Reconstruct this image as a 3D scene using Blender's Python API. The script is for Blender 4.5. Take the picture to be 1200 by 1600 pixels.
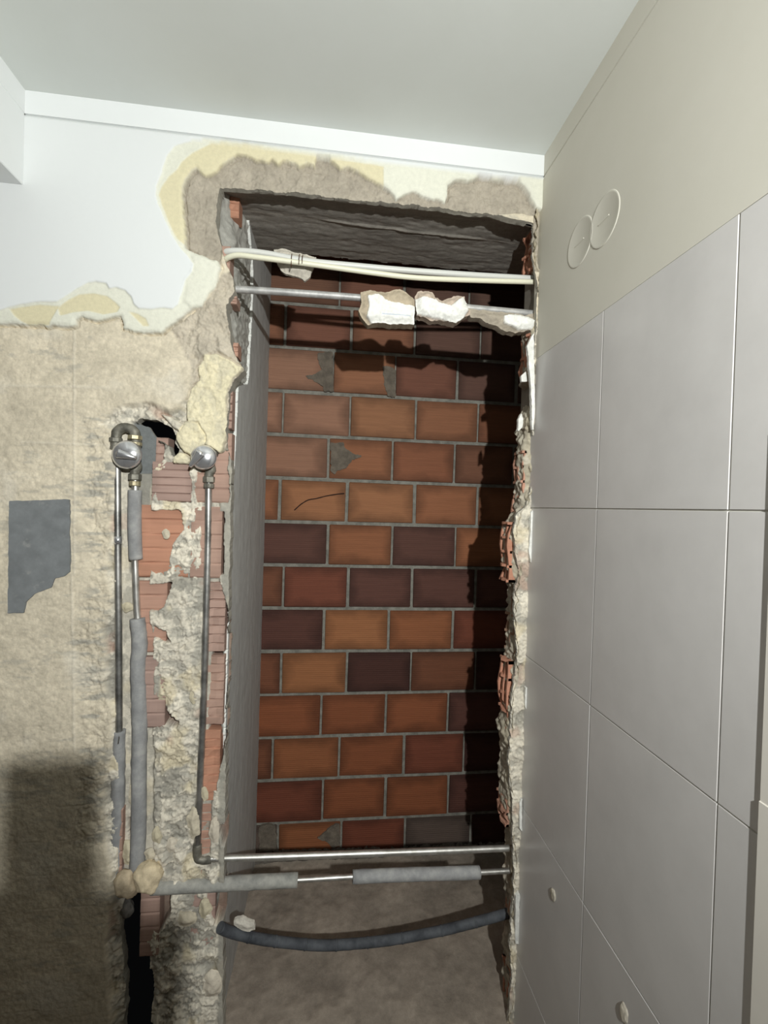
import bpy, bmesh, math, random
import numpy as np
from mathutils import Matrix, Vector, noise as mnoise

# ------------------------------------------------------------------ clear
for o in list(bpy.data.objects): bpy.data.objects.remove(o, do_unlink=True)
scene = bpy.context.scene
COL = scene.collection

# ------------------------------------------------------------------ camera
FPX = 705.5                                  # focal length in pixels of the 1200x1600 frame
CAMZ = 1.58
M = np.array([[0.99288493, -0.11524017, 0.02998711],
              [0.02854182, -0.01417160, -0.99949214],
              [0.11560661, 0.99323656, -0.01078161]])   # rows: right, down, forward
cam_d = bpy.data.cameras.new('camera'); cam = bpy.data.objects.new('camera', cam_d); COL.objects.link(cam)
cam_d.sensor_fit = 'HORIZONTAL'; cam_d.sensor_width = 36.0; cam_d.lens = FPX / 1200 * 36
cam_d.clip_start = 0.01
r, u, b = M[0], -M[1], -M[2]
cam.matrix_world = Matrix(((r[0], u[0], b[0], 0), (r[1], u[1], b[1], 0), (r[2], u[2], b[2], CAMZ), (0, 0, 0, 1)))
scene.camera = cam

# ------------------------------------------------------------------ world, lamp, exposure
w = bpy.data.worlds.new('world'); scene.world = w; w.use_nodes = True
w.node_tree.nodes['Background'].inputs[0].default_value = (0.9, 0.95, 1.0, 1)
w.node_tree.nodes['Background'].inputs[1].default_value = 0.002
LAMP = (0.268, -0.56, 1.945)
AIM = Vector((-0.30, 1.295, 1.74))           # the work lamp points at the upper left of the broken wall
ld = bpy.data.lights.new('work_lamp_beam', 'SPOT'); lo = bpy.data.objects.new('work_lamp_beam', ld); COL.objects.link(lo)
lo.location = LAMP; ld.energy = 156; ld.shadow_soft_size = 0.016; ld.color = (0.975, 1.0, 0.985)
ld.spot_size = math.radians(168); ld.spot_blend = 1.0
LDIR = (AIM - Vector(LAMP)).normalized(); lo.rotation_euler = LDIR.to_track_quat('-Z', 'Y').to_euler()
vs = scene.view_settings
vs.view_transform = 'Standard'; vs.look = 'None'; vs.gamma = 1; vs.use_curve_mapping = False; vs.exposure = 0.0

# ------------------------------------------------------------------ helpers
XR, YW, YB = 0.60, 1.295, 2.02               # right wall, broken wall front, brick wall of the shaft
ZC, ZT = 2.64, 2.578                         # ceiling, groove under the cornice strip
XL = -0.826                                  # side of the boxed beam
ZL = 0.905 + CAMZ                            # underside of the concrete lintel

def ray(px, py): return M.T @ np.array([(px - 600) / FPX, (py - 800) / FPX, 1.0])
def onY(px, py, Y=YW):
    d = ray(px, py); p = d * Y / d[1]; return np.array([p[0], p[1], p[2] + CAMZ])
def onX(px, py, X=XR):
    d = ray(px, py); p = d * X / d[0]; return np.array([p[0], p[1], p[2] + CAMZ])
def V(px, py, Y): return Vector(onY(px, py, Y))
def wallpoly(pts, Y=YW): return np.array([onY(p[0], p[1], Y)[[0, 2]] for p in pts])

def s2l(c):
    c = np.array(c, float) / 255.0
    return np.where(c <= 0.04045, c / 12.92, ((c + 0.055) / 1.055) ** 2.4)
def L4(*c): return tuple(s2l(c)) + (1.0,)

def tab(seed): return np.random.RandomState(seed).rand(256, 256)
def vnoise(x, y, seed):
    t = tab(seed); xi = np.floor(x).astype(int); yi = np.floor(y).astype(int)
    fx = x - xi; fy = y - yi; fx = fx * fx * (3 - 2 * fx); fy = fy * fy * (3 - 2 * fy)
    a = t[xi & 255, yi & 255]; b_ = t[(xi + 1) & 255, yi & 255]; c = t[xi & 255, (yi + 1) & 255]; d = t[(xi + 1) & 255, (yi + 1) & 255]
    return (a * (1 - fx) + b_ * fx) * (1 - fy) + (c * (1 - fx) + d * fx) * fy
def fbm(x, y, f, seed, octv=4, gain=0.5):
    s = 0; a = 1; n = 0
    for k in range(octv):
        s = s + a * vnoise(x * f + 13.7 * k, y * f + 7.1 * k, seed + k); n += a; a *= gain; f *= 2.03
    return s / n - 0.5                       # about -0.5 .. 0.5
def cells(x, y, f, seed):
    """distance to nearest and second nearest feature point, plus a value per cell"""
    t1, t2, t3 = tab(seed), tab(seed + 1), tab(seed + 2)
    x = x * f; y = y * f; xi = np.floor(x).astype(int); yi = np.floor(y).astype(int)
    d1 = np.full(x.shape, 9.0); d2 = np.full(x.shape, 9.0); val = np.zeros(x.shape)
    for i in (-1, 0, 1):
        for j in (-1, 0, 1):
            cx, cy = (xi + i) & 255, (yi + j) & 255
            dd = np.hypot(xi + i + t1[cx, cy] - x, yi + j + t2[cx, cy] - y)
            nearer = dd < d1
            d2 = np.where(nearer, d1, np.minimum(d2, dd)); val = np.where(nearer, t3[cx, cy], val); d1 = np.where(nearer, dd, d1)
    return d1, d2, val
def sdf(X, Z, poly, pad=0.12):
    """signed distance to a polygon, negative inside; far points are clamped at pad"""
    out = np.full(X.shape, pad)
    lo_, hi_ = poly.min(0) - pad, poly.max(0) + pad
    m = (X > lo_[0]) & (X < hi_[0]) & (Z > lo_[1]) & (Z < hi_[1])
    x = X[m]; z = Z[m]; d = np.full(x.shape, 1e9); ins = np.zeros(x.shape, bool); n = len(poly)
    for i in range(n):
        a = poly[i]; b_ = poly[(i + 1) % n]; e = b_ - a
        t = np.clip(((x - a[0]) * e[0] + (z - a[1]) * e[1]) / max(e @ e, 1e-12), 0, 1)
        d = np.minimum(d, (x - a[0] - t * e[0]) ** 2 + (z - a[1] - t * e[1]) ** 2)
        c = ((a[1] > z) != (b_[1] > z)); xs_ = a[0] + (z - a[1]) / ((b_[1] - a[1]) if b_[1] != a[1] else 1e-9) * e[0]
        ins ^= c & (x < xs_)
    d = np.sqrt(d); out[m] = np.minimum(np.where(ins, -d, d), pad)
    return out
def sstep(a, b_, x):
    t = np.clip((x - a) / (b_ - a), 0, 1); return t * t * (3 - 2 * t)
def mix(a, b_, t): return a * (1 - t) + b_ * t
def cmix(col, c, t): return col * (1 - t[..., None]) + np.asarray(c) * t[..., None]

def mesh_obj(name, verts, faces, mat, parent=None, smooth=True, col=None):
    me = bpy.data.meshes.new(name); me.from_pydata([tuple(v) for v in verts], [], [tuple(f) for f in faces]); me.update()
    if smooth: me.polygons.foreach_set('use_smooth', [True] * len(me.polygons))
    if col is not None: set_col(me, np.asarray(col))
    return link(name, me, mat, parent)
def link(name, me, mat, parent=None):
    o = bpy.data.objects.new(name, me); COL.objects.link(o)
    if mat: me.materials.append(mat)
    if parent: o.parent = parent
    return o
def set_col(me, col):
    at = me.attributes.new('tone', 'FLOAT_COLOR', 'POINT')
    c4 = np.ones((len(me.vertices), 4), np.float32); c4[:, :col.shape[1]] = col; at.data.foreach_set('color', c4.ravel())

def grid_mesh(name, P, col, mat, keep=None, skirt=None, skirt_col=None, parent=None, back=False, rim=True):
    """P (n,m,3) surface; cells not kept are left out; open borders get a wall running to the skirt positions"""
    n, m = P.shape[:2]
    if keep is None: keep = np.ones((n - 1, m - 1), bool)
    idx = np.arange(n * m).reshape(n, m)
    q = np.stack([idx[:-1, :-1], idx[1:, :-1], idx[1:, 1:], idx[:-1, 1:]], -1)[keep]
    used = np.zeros(n * m, bool); used[q.ravel()] = True
    remap = -np.ones(n * m, int); remap[used] = np.arange(used.sum())
    if col.shape[-1] == 3: col = np.concatenate([col, np.ones(col.shape[:2] + (1,))], -1)
    verts = P.reshape(-1, 3)[used]; cols = col.reshape(-1, 4)[used]; faces = remap[q]
    if skirt is not None:
        k = np.zeros((n + 1, m + 1), bool); k[1:-1, 1:-1] = keep
        edges = []
        for (di, dj, c0, c1) in ((-1, 0, (0, 1), (0, 0)), (1, 0, (1, 0), (1, 1)), (0, -1, (0, 0), (1, 0)), (0, 1, (1, 1), (0, 1))):
            nb = k[1 + di:n + di, 1 + dj:m + dj]
            e = keep & ~nb
            if not rim:
                if di == -1: e[0, :] = False
                if di == 1: e[-1, :] = False
                if dj == -1: e[:, 0] = False
                if dj == 1: e[:, -1] = False
            I, J = np.nonzero(e)
            edges.append(np.stack([idx[I + c0[0], J + c0[1]], idx[I + c1[0], J + c1[1]]], -1))
        E = np.concatenate(edges)
        un, inv = np.unique(E.ravel(), return_inverse=True); inv = inv.reshape(-1, 2); nu = len(un); base = len(verts)
        S = skirt.reshape(-1, 3)[un]; top = P.reshape(-1, 3)[un]; mid = (S + top) / 2
        q1 = fbm(top[:, 0] + top[:, 1], top[:, 2] + top[:, 1] * 0.7, 45, 5, 3); mid = mid + (q1[:, None] * np.array([0.004, 0.0, 0.004]))
        sc = col.reshape(-1, 4)[un] if skirt_col is None else np.tile(np.append(np.asarray(skirt_col), 1.0), (nu, 1))
        vary = np.ones((nu, 4)); vary[:, :3] = 1 + 0.6 * q1[:, None]
        verts = np.concatenate([verts, top, mid, S]); cols = np.concatenate([cols, sc, sc * vary, sc * vary])
        a, b_ = base + inv[:, 0], base + inv[:, 1]
        faces = np.concatenate([faces, np.stack([a, b_, b_ + nu, a + nu], -1), np.stack([a + nu, b_ + nu, b_ + 2 * nu, a + 2 * nu], -1)])
    if back and skirt is not None:
        base = len(verts); verts = np.concatenate([verts, skirt.reshape(-1, 3)[used]]); cols = np.concatenate([cols, col.reshape(-1, 4)[used]])
        faces = np.concatenate([faces, base + remap[q][:, ::-1]])
    me = bpy.data.meshes.new(name)
    me.vertices.add(len(verts)); me.vertices.foreach_set('co', verts.astype(np.float32).ravel())
    nf = len(faces); me.loops.add(nf * 4); me.loops.foreach_set('vertex_index', faces.astype(np.int32).ravel())
    me.polygons.add(nf); me.polygons.foreach_set('loop_start', np.arange(0, nf * 4, 4, dtype=np.int32))
    me.update(calc_edges=True); me.polygons.foreach_set('use_smooth', np.ones(nf, bool))
    set_col(me, cols)
    return link(name, me, mat, parent)

def box(name, lo_, hi_, mat, parent=None, bev=0.0, jit=0.0, seed=0, segs=1):
    bm = bmesh.new(); bmesh.ops.create_cube(bm, size=1)
    for v in bm.verts:
        for k in range(3): v.co[k] = (lo_[k] + hi_[k]) / 2 + v.co[k] * (hi_[k] - lo_[k])
    if bev: bmesh.ops.bevel(bm, geom=bm.edges[:], offset=bev, segments=segs, affect='EDGES')
    if jit:
        rr = random.Random(seed)
        for v in bm.verts: v.co += Vector((rr.uniform(-jit, jit), rr.uniform(-jit, jit), rr.uniform(-jit, jit)))
    me = bpy.data.meshes.new(name); bm.to_mesh(me); bm.free()
    return link(name, me, mat, parent)

def smooth_path(pts, sub=8):
    pts = [Vector(p) for p in pts]
    if len(pts) < 3: return pts
    out = []
    for i in range(len(pts) - 1):
        p0 = pts[max(i - 1, 0)]; p1 = pts[i]; p2 = pts[i + 1]; p3 = pts[min(i + 2, len(pts) - 1)]
        for k in range(sub):
            t = k / sub
            out.append(0.5 * ((2 * p1) + (-p0 + p2) * t + (2 * p0 - 5 * p1 + 4 * p2 - p3) * t * t + (-p0 + 3 * p1 - 3 * p2 + p3) * t ** 3))
    out.append(pts[-1]); return out
def tube_data(pts, rad, n=16, wob=0.0, seed=0, hollow=0.0):
    pts = [Vector(p) for p in pts]; vs_, fs = [], []
    up = None
    N = len(pts)
    for i, p in enumerate(pts):
        t = (pts[min(i + 1, N - 1)] - pts[max(i - 1, 0)]).normalized()
        if up is None: up = t.orthogonal().normalized()
        up = (up - t * up.dot(t)).normalized(); side = t.cross(up)
        rr = rad[i] if hasattr(rad, '__len__') else rad
        for k in range(n):
            a = 2 * math.pi * k / n; q = up * math.cos(a) + side * math.sin(a)
            r_ = rr * (1 + wob * mnoise.noise(Vector((p.x * 60 + q.x * 2 + seed, p.y * 60 + q.y * 2, p.z * 60 + q.z * 2))))
            vs_.append(p + q * r_)
    for i in range(N - 1):
        for k in range(n):
            fs.append((i * n + k, i * n + (k + 1) % n, (i + 1) * n + (k + 1) % n, (i + 1) * n + k))
    fs.append(tuple(range(n))[::-1]); fs.append(tuple((N - 1) * n + k for k in range(n)))
    return vs_, fs
def tube(name, pts, rad, mat, parent=None, n=16, wob=0.0, seed=0):
    v, f = tube_data(pts, rad, n, wob, seed)
    o = mesh_obj(name, v, f, mat, parent)
    for p in list(o.data.polygons)[-2:]: p.use_smooth = False
    return o
def lathe(name, prof, mat, parent=None, n=32, mtx=None):
    """prof: (radius, height) pairs, turned about the axis that looks at the room (-y)"""
    vs_, fs = [], []
    for (rr, h) in prof:
        for k in range(n):
            a = 2 * math.pi * k / n; vs_.append(Vector((rr * math.cos(a), -h, rr * math.sin(a))))
    for i in range(len(prof) - 1):
        for k in range(n): fs.append((i * n + k, i * n + (k + 1) % n, (i + 1) * n + (k + 1) % n, (i + 1) * n + k))
    fs.append(tuple(range(n))[::-1]); fs.append(tuple((len(prof) - 1) * n + k for k in range(n)))
    if mtx is not None: vs_ = [mtx @ v for v in vs_]
    return mesh_obj(name, vs_, fs, mat, parent)

def tag(o, label=None, cat=None, group=None, kind=None):
    if label: o['label'] = label
    if cat: o['category'] = cat
    if group: o['group'] = group
    if kind: o['kind'] = kind
    return o
def empty(name, loc=(0, 0, 0)):
    o = bpy.data.objects.new(name, None); COL.objects.link(o); o.location = loc; o.empty_display_size = 0.05; return o
def adopt(root):
    """child meshes were made in world coordinates: keep them in place under a moved root"""
    for c in root.children: c.matrix_parent_inverse = Matrix.Translation(root.location).inverted()

# ------------------------------------------------------------------ materials
def new_mat(name):
    m = bpy.data.materials.new(name); m.use_nodes = True
    nt = m.node_tree; return m, nt, nt.nodes['Principled BSDF']
def add_bump(nt, bs, scale, strength, dist=0.002, detail=6, src=None):
    tc = nt.nodes.new('ShaderNodeTexCoord'); nz = nt.nodes.new('ShaderNodeTexNoise'); bp = nt.nodes.new('ShaderNodeBump')
    nz.inputs['Scale'].default_value = scale; nz.inputs['Detail'].default_value = detail
    nt.links.new(tc.outputs['Object'], nz.inputs['Vector']); nt.links.new(nz.outputs['Fac'], bp.inputs['Height'])
    bp.inputs['Strength'].default_value = strength; bp.inputs['Distance'].default_value = dist
    nt.links.new(bp.outputs['Normal'], bs.inputs['Normal']); return nz, bp, tc
def mat_noise(name, c1, c2, scale=8, rough=0.8, metal=0.0, bump=(60, 0.3), spec=0.5, c3=None, lo_=0.35, hi_=0.65):
    m, nt, bs = new_mat(name)
    tc = nt.nodes.new('ShaderNodeTexCoord'); nz = nt.nodes.new('ShaderNodeTexNoise'); rp = nt.nodes.new('ShaderNodeValToRGB')
    nz.inputs['Scale'].default_value = scale; nz.inputs['Detail'].default_value = 8; nz.inputs['Roughness'].default_value = 0.62
    nt.links.new(tc.outputs['Object'], nz.inputs['Vector']); nt.links.new(nz.outputs['Fac'], rp.inputs['Fac'])
    rp.color_ramp.elements[0].position = lo_; rp.color_ramp.elements[1].position = hi_
    rp.color_ramp.elements[0].color = L4(*c1); rp.color_ramp.elements[1].color = L4(*c2)
    if c3:
        e = rp.color_ramp.elements.new((lo_ + hi_) / 2); e.color = L4(*c3)
    nt.links.new(rp.outputs['Color'], bs.inputs['Base Color'])
    bs.inputs['Roughness'].default_value = rough; bs.inputs['Metallic'].default_value = metal; bs.inputs['Specular IOR Level'].default_value = spec
    if bump: add_bump(nt, bs, bump[0], bump[1])
    return m
def mat_tone(name, rough=0.9, bump=(220, 0.45), vary=0.14, vscale=90):
    m, nt, bs = new_mat(name)
    at = nt.nodes.new('ShaderNodeAttribute'); at.attribute_name = 'tone'
    nz, bp, tc = add_bump(nt, bs, bump[0], bump[1], 0.002)
    n2 = nt.nodes.new('ShaderNodeTexNoise'); n2.inputs['Scale'].default_value = vscale; n2.inputs['Detail'].default_value = 7; n2.inputs['Roughness'].default_value = 0.7
    mr = nt.nodes.new('ShaderNodeMapRange'); mr.inputs['From Min'].default_value = 0.3; mr.inputs['From Max'].default_value = 0.7
    mr.inputs['To Min'].default_value = -vary; mr.inputs['To Max'].default_value = vary
    ma = nt.nodes.new('ShaderNodeMath'); ma.operation = 'MULTIPLY_ADD'; ma.inputs[2].default_value = 1.0
    mb = nt.nodes.new('ShaderNodeMath'); mb.operation = 'MULTIPLY'; mb.inputs[1].default_value = bump[1]
    nt.links.new(at.outputs['Alpha'], mb.inputs[0]); nt.links.new(mb.outputs[0], bp.inputs['Strength'])
    mx = nt.nodes.new('ShaderNodeVectorMath'); mx.operation = 'SCALE'
    nt.links.new(tc.outputs['Object'], n2.inputs['Vector']); nt.links.new(n2.outputs['Fac'], mr.inputs['Value'])
    nt.links.new(at.outputs['Color'], mx.inputs[0]); nt.links.new(mr.outputs['Result'], ma.inputs[0]); nt.links.new(at.outputs['Alpha'], ma.inputs[1]); nt.links.new(ma.outputs[0], mx.inputs['Scale'])
    nt.links.new(mx.outputs['Vector'], bs.inputs['Base Color']); bs.inputs['Roughness'].default_value = rough; bs.inputs['Specular IOR Level'].default_value = 0.25
    return m
def mat_brick(name, ribs=110.0, halo=True):
    """fired clay: each brick takes its own object colour, a browner rim and fine horizontal drag lines"""
    m, nt, bs = new_mat(name)
    oi = nt.nodes.new('ShaderNodeObjectInfo'); tc = nt.nodes.new('ShaderNodeTexCoord'); sp = nt.nodes.new('ShaderNodeSeparateXYZ')
    nt.links.new(tc.outputs['Generated'], sp.inputs[0])
    def math_(op, a, b_=None, **k):
        n = nt.nodes.new('ShaderNodeMath'); n.operation = op
        for i, s in enumerate((a, b_)):
            if s is None: continue
            if isinstance(s, (int, float)): n.inputs[i].default_value = s
            else: nt.links.new(s, n.inputs[i])
        return n.outputs[0]
    nz = nt.nodes.new('ShaderNodeTexNoise'); nz.inputs['Scale'].default_value = 9; nz.inputs['Detail'].default_value = 5
    av = nt.nodes.new('ShaderNodeVectorMath'); av.operation = 'ADD'
    nt.links.new(tc.outputs['Object'], av.inputs[0]); nt.links.new(oi.outputs['Random'], av.inputs[1])
    nt.links.new(av.outputs[0], nz.inputs['Vector'])
    ex = math_('MINIMUM', sp.outputs[0], math_('SUBTRACT', 1.0, sp.outputs[0])); ez = math_('MINIMUM', sp.outputs[2], math_('SUBTRACT', 1.0, sp.outputs[2]))
    edge = math_('MINIMUM', math_('MULTIPLY', ex, 1.5), ez)
    e2 = math_('ADD', edge, math_('MULTIPLY', math_('SUBTRACT', nz.outputs['Fac'], 0.5), 0.45))
    mr = nt.nodes.new('ShaderNodeMapRange'); mr.inputs['From Min'].default_value = 0.02; mr.inputs['From Max'].default_value = 0.26
    mr.inputs['To Min'].default_value = 0.62 if halo else 0.9; mr.inputs['To Max'].default_value = 1.08
    nt.links.new(e2, mr.inputs['Value'])
    # drag lines
    so = nt.nodes.new('ShaderNodeSeparateXYZ'); nt.links.new(tc.outputs['Object'], so.inputs[0])
    wv = math_('SINE', math_('MULTIPLY', so.outputs[2], ribs * 2 * math.pi))
    n3 = nt.nodes.new('ShaderNodeTexNoise'); n3.inputs['Scale'].default_value = 35; n3.inputs['Detail'].default_value = 8
    mp = nt.nodes.new('ShaderNodeMapping'); mp.inputs['Scale'].default_value = (0.18, 1, 3.2)
    nt.links.new(tc.outputs['Object'], mp.inputs[0]); nt.links.new(mp.outputs[0], n3.inputs['Vector'])
    val = math_('MULTIPLY', mr.outputs['Result'], math_('ADD', 0.82, math_('MULTIPLY', n3.outputs['Fac'], 0.36)))
    sc = nt.nodes.new('ShaderNodeVectorMath'); sc.operation = 'SCALE'
    nt.links.new(oi.outputs['Color'], sc.inputs[0]); nt.links.new(val, sc.inputs['Scale']); nt.links.new(sc.outputs[0], bs.inputs['Base Color'])
    hgt = math_('ADD', math_('MULTIPLY', wv, 0.25), n3.outputs['Fac'])
    bp = nt.nodes.new('ShaderNodeBump'); bp.inputs['Strength'].default_value = 0.35; bp.inputs['Distance'].default_value = 0.0025
    nt.links.new(hgt, bp.inputs['Height']); nt.links.new(bp.outputs['Normal'], bs.inputs['Normal'])
    bs.inputs['Roughness'].default_value = 0.8; bs.inputs['Specular IOR Level'].default_value = 0.3
    return m
def mat_plain(name, c, rough=0.5, metal=0.0, spec=0.5, bump=None):
    m, nt, bs = new_mat(name); bs.inputs['Base Color'].default_value = L4(*c); bs.inputs['Roughness'].default_value = rough
    bs.inputs['Metallic'].default_value = metal; bs.inputs['Specular IOR Level'].default_value = spec
    if bump: add_bump(nt, bs, bump[0], bump[1])
    return m
MT = dict(
    coat=mat_tone('broken_render'), smoothcoat=mat_tone('reveal_render', bump=(300, 0.12), vary=0.07, vscale=30),
    ceil=mat_noise('ceiling_paint', (209, 212, 207), (213, 216, 212), 3, 0.9, bump=(180, 0.03)),
    beam=mat_noise('beam_paint', (226, 228, 227), (229, 231, 230), 3, 0.9, bump=(180, 0.03)),
    paint=mat_noise('cream_wall_paint', (207, 203, 190), (212, 208, 196), 2.5, 0.75, bump=(140, 0.05)),
    tile=mat_noise('glazed_grey_tile', (203, 200, 197), (212, 209, 206), 5, 0.3, spec=0.5, bump=(25, 0.03)),
    grout=mat_noise('pale_grout', (196, 194, 184), (205, 203, 194), 40, 0.9),
    backing=mat_noise('tile_adhesive', (120, 115, 105), (140, 135, 125), 20, 0.95),
    brick=mat_brick('shaft_brick'), rough_brick=mat_brick('broken_brick', ribs=0.0, halo=False),
    mortar=mat_noise('grey_mortar', (112, 110, 102), (146, 143, 133), 30, 0.95, bump=(120, 0.8)),
    smear=mat_noise('dark_mortar_smear', (92, 84, 74), (118, 108, 95), 35, 0.95, bump=(150, 0.8)),
    floor=mat_noise('dusty_concrete', (104, 96, 86), (150, 140, 127), 5, 0.9, bump=(60, 0.5), c3=(131, 122, 110)),
    steel=mat_noise('dull_steel', (176, 173, 166), (218, 216, 210), 25, 0.42, 0.85, bump=(80, 0.1)),
    dsteel=mat_noise('tarnished_steel', (120, 119, 116), (188, 186, 181), 18, 0.42, 0.85, bump=(80, 0.15)),
    galv=mat_noise('dusty_galvanised', (150, 149, 147), (192, 190, 186), 30, 0.5, 0.35, bump=(90, 0.2)),
    chrome=mat_noise('dusty_chrome', (196, 196, 198), (228, 228, 230), 14, 0.22, 0.8, bump=None),
    fitting=mat_noise('dirty_fitting', (88, 86, 78), (142, 138, 126), 40, 0.6, 0.45, bump=(90, 0.4)),
    brass=mat_noise('scraped_brass', (160, 148, 118), (190, 180, 150), 40, 0.5, 0.6, bump=(90, 0.4)),
    foam=mat_noise('grey_foam', (132, 132, 132), (166, 165, 162), 22, 0.85, bump=(140, 0.3), c3=(147, 147, 146)),
    dustfoam=mat_noise('dusty_foam', (132, 132, 127), (170, 168, 160), 26, 0.9, bump=(140, 0.4)),
    hose=mat_noise('dark_hose', (52, 55, 60), (84, 87, 91), 24, 0.8, bump=(100, 0.3)),
    conduit=mat_plain('grey_white_plastic', (204, 204, 198), 0.4), conduit2=mat_plain('cream_plastic', (222, 219, 196), 0.4),
    wire=mat_plain('rusty_wire', (96, 62, 46), 0.6, 0.5), white=mat_noise('white_board', (222, 217, 206), (229, 224, 214), 4, 0.45, bump=(60, 0.05)),
    crack=mat_plain('dark_crack', (46, 26, 18), 0.95), card=mat_noise('cardboard', (150, 115, 78), (165, 128, 88), 8, 0.9),
    black=mat_plain('black_rubber', (28, 28, 28), 0.7), gwall=mat_noise('room_wall_grey', (84, 80, 76), (94, 90, 85), 3, 0.9),
    rfloor=mat_noise('room_floor_brown', (92, 80, 68), (112, 98, 84), 4, 0.9),
)
_mb = bpy.data.materials.new('lit_lamp_lens'); _mb.use_nodes = True
_b = _mb.node_tree.nodes['Principled BSDF']; _b.inputs['Base Color'].default_value = (1, 1, 1, 1)
_b.inputs['Emission Color'].default_value = (1, 0.95, 0.85, 1); _b.inputs['Emission Strength'].default_value = 6.0
MT['bulb'] = _mb

# ================================================================== THE SETTING
S = lambda o: tag(o, kind='structure')
# room floor and the concrete floor of the shaft
S(box('floor', (-1.6, -4.0, -0.08), (XR + 0.02, YW + 0.02, 0.0), MT['rfloor']))
ceil = S(box('ceiling', (-1.6, -4.0, ZC), (XR + 0.05, YW + 0.15, ZC + 0.1), MT['ceil']))
S(box('wall_left', (-1.62, -4.0, 0.0), (-1.5, YW + 0.02, ZC), MT['gwall']))
S(box('wall_behind', (-1.6, -4.1, 0.0), (XR + 0.05, -4.0, ZC), MT['gwall']))
# boxed beam on the left
S(box('trim_1', (-1.5, -4.0, 0.815 + CAMZ), (XL, YW + 0.001, ZC), MT['beam'], bev=0.002))
# flat cornice strips
S(box('trim_2', (XL, YW - 0.001, ZT + 0.002), (XR, YW + 0.02, ZC), MT['beam']))
S(box('trim_3', (XR - 0.001, -4.0, ZT + 0.002), (XR + 0.02, YW, ZC), MT['paint']))
S(box('trim_4', (XL - 0.01, -4.0, ZT + 0.002), (XL + 0.001, YW, ZC), MT['beam']))

# ---- right wall: painted band above, tiles below
YD = 0.40                                    # unseen doorway added in the right wall to cut bounced lamp light
wr = S(box('wall_right', (XR + 0.0075, YD, 0.0), (XR + 0.06, YW + 0.13, ZC), MT['backing']))
box('wall_over_added_door', (XR + 0.0075, -4.0, 2.07), (XR + 0.06, YD, ZC), MT['backing'], wr)
box('wall_past_added_door', (XR + 0.0075, -4.0, 0.0), (XR + 0.06, -0.95, 2.07), MT['gwall'], wr)
ZTILE = [2.04, 1.5905, 1.1415, 0.6845, 0.2285, -0.22]
box('painted_band', (XR, YD, ZTILE[0] + 0.0005), (XR + 0.008, YW + 0.04, ZT - 0.0015), MT['paint'], wr)
box('painted_band', (XR, -4.0, 2.07), (XR + 0.008, YD, ZT - 0.0015), MT['paint'], wr)
box('grout_bed', (XR + 0.0022, YD, 0.0), (XR + 0.008, YW + 0.04, ZTILE[0]), MT['grout'], wr)
YT = [YW, 0.9650, 0.6225] + [0.6225 - 0.34 * k for k in range(1, 9)]
rr = random.Random(3)
for i in range(len(YT) - 1):
    for j in range(len(ZTILE) - 1):
        zb = max(ZTILE[j + 1] + 0.0013, 0.001)
        y1 = YT[i] - (-0.04 if i == 0 else 0.0013); y0 = max(YT[i + 1] + 0.0013, YD)
        if y1 < YD + 0.02: continue
        if zb > ZTILE[j] - 0.02: continue
        dx = rr.uniform(-0.0003, 0.0003)
        box('tile', (XR + dx, y0, zb), (XR + 0.008, y1, ZTILE[j] - (0.0 if j == 0 else 0.0013)), MT['tile'], wr, bev=0.0006, segs=2)

# ================================================================== THE BROKEN WALL (front coat)
BEIGE, GREY, CREAM, YEL, WHITE = s2l((209, 198, 176)), s2l((164, 160, 149)), s2l((215, 207, 190)), s2l((218, 208, 176)), s2l((222, 224, 223))
CONC, OFFW, DGREY, SAND = s2l((167, 158, 143)), s2l((219, 218, 203)), s2l((122, 121, 114)), s2l((212, 199, 168))
step = 0.0025
xs = np.concatenate([np.linspace(-1.5, -1.20, 8)[:-1], np.arange(-1.20, -0.92, 0.005), np.arange(-0.92, XR + 0.0001, step)])
zs = np.concatenate([np.arange(0, 0.1, 0.01), np.arange(0.1, 2.56, step), np.array([2.56, 2.57, ZT - 0.0016, ZT - 0.0014, ZT + 0.003])])
X, Z = np.meshgrid(xs, zs, indexing='ij')
wx = fbm(X, Z, 28, 11, 4) * 0.014; wz = fbm(X, Z, 28, 21, 4) * 0.014        # ragged edges for every outline
Xp, Zp = X + wx, Z + wz
n_big, n_mid, n_fin = fbm(X, Z, 5, 31, 4), fbm(X, Z, 22, 41, 5, 0.6), fbm(X, Z, 120, 51, 3, 0.6)
n_str = fbm(X * 0.5, Z * 1.6, 40, 61, 4, 0.6)
c1, c2, cv = cells(X + wx * 1.5, Z + wz * 1.5, 26, 71)
def reg(pts, soft=0.0025, warp=True): return sstep(soft, -soft, sdf(Xp if warp else X, Zp if warp else Z, wallpoly(pts)))

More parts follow.
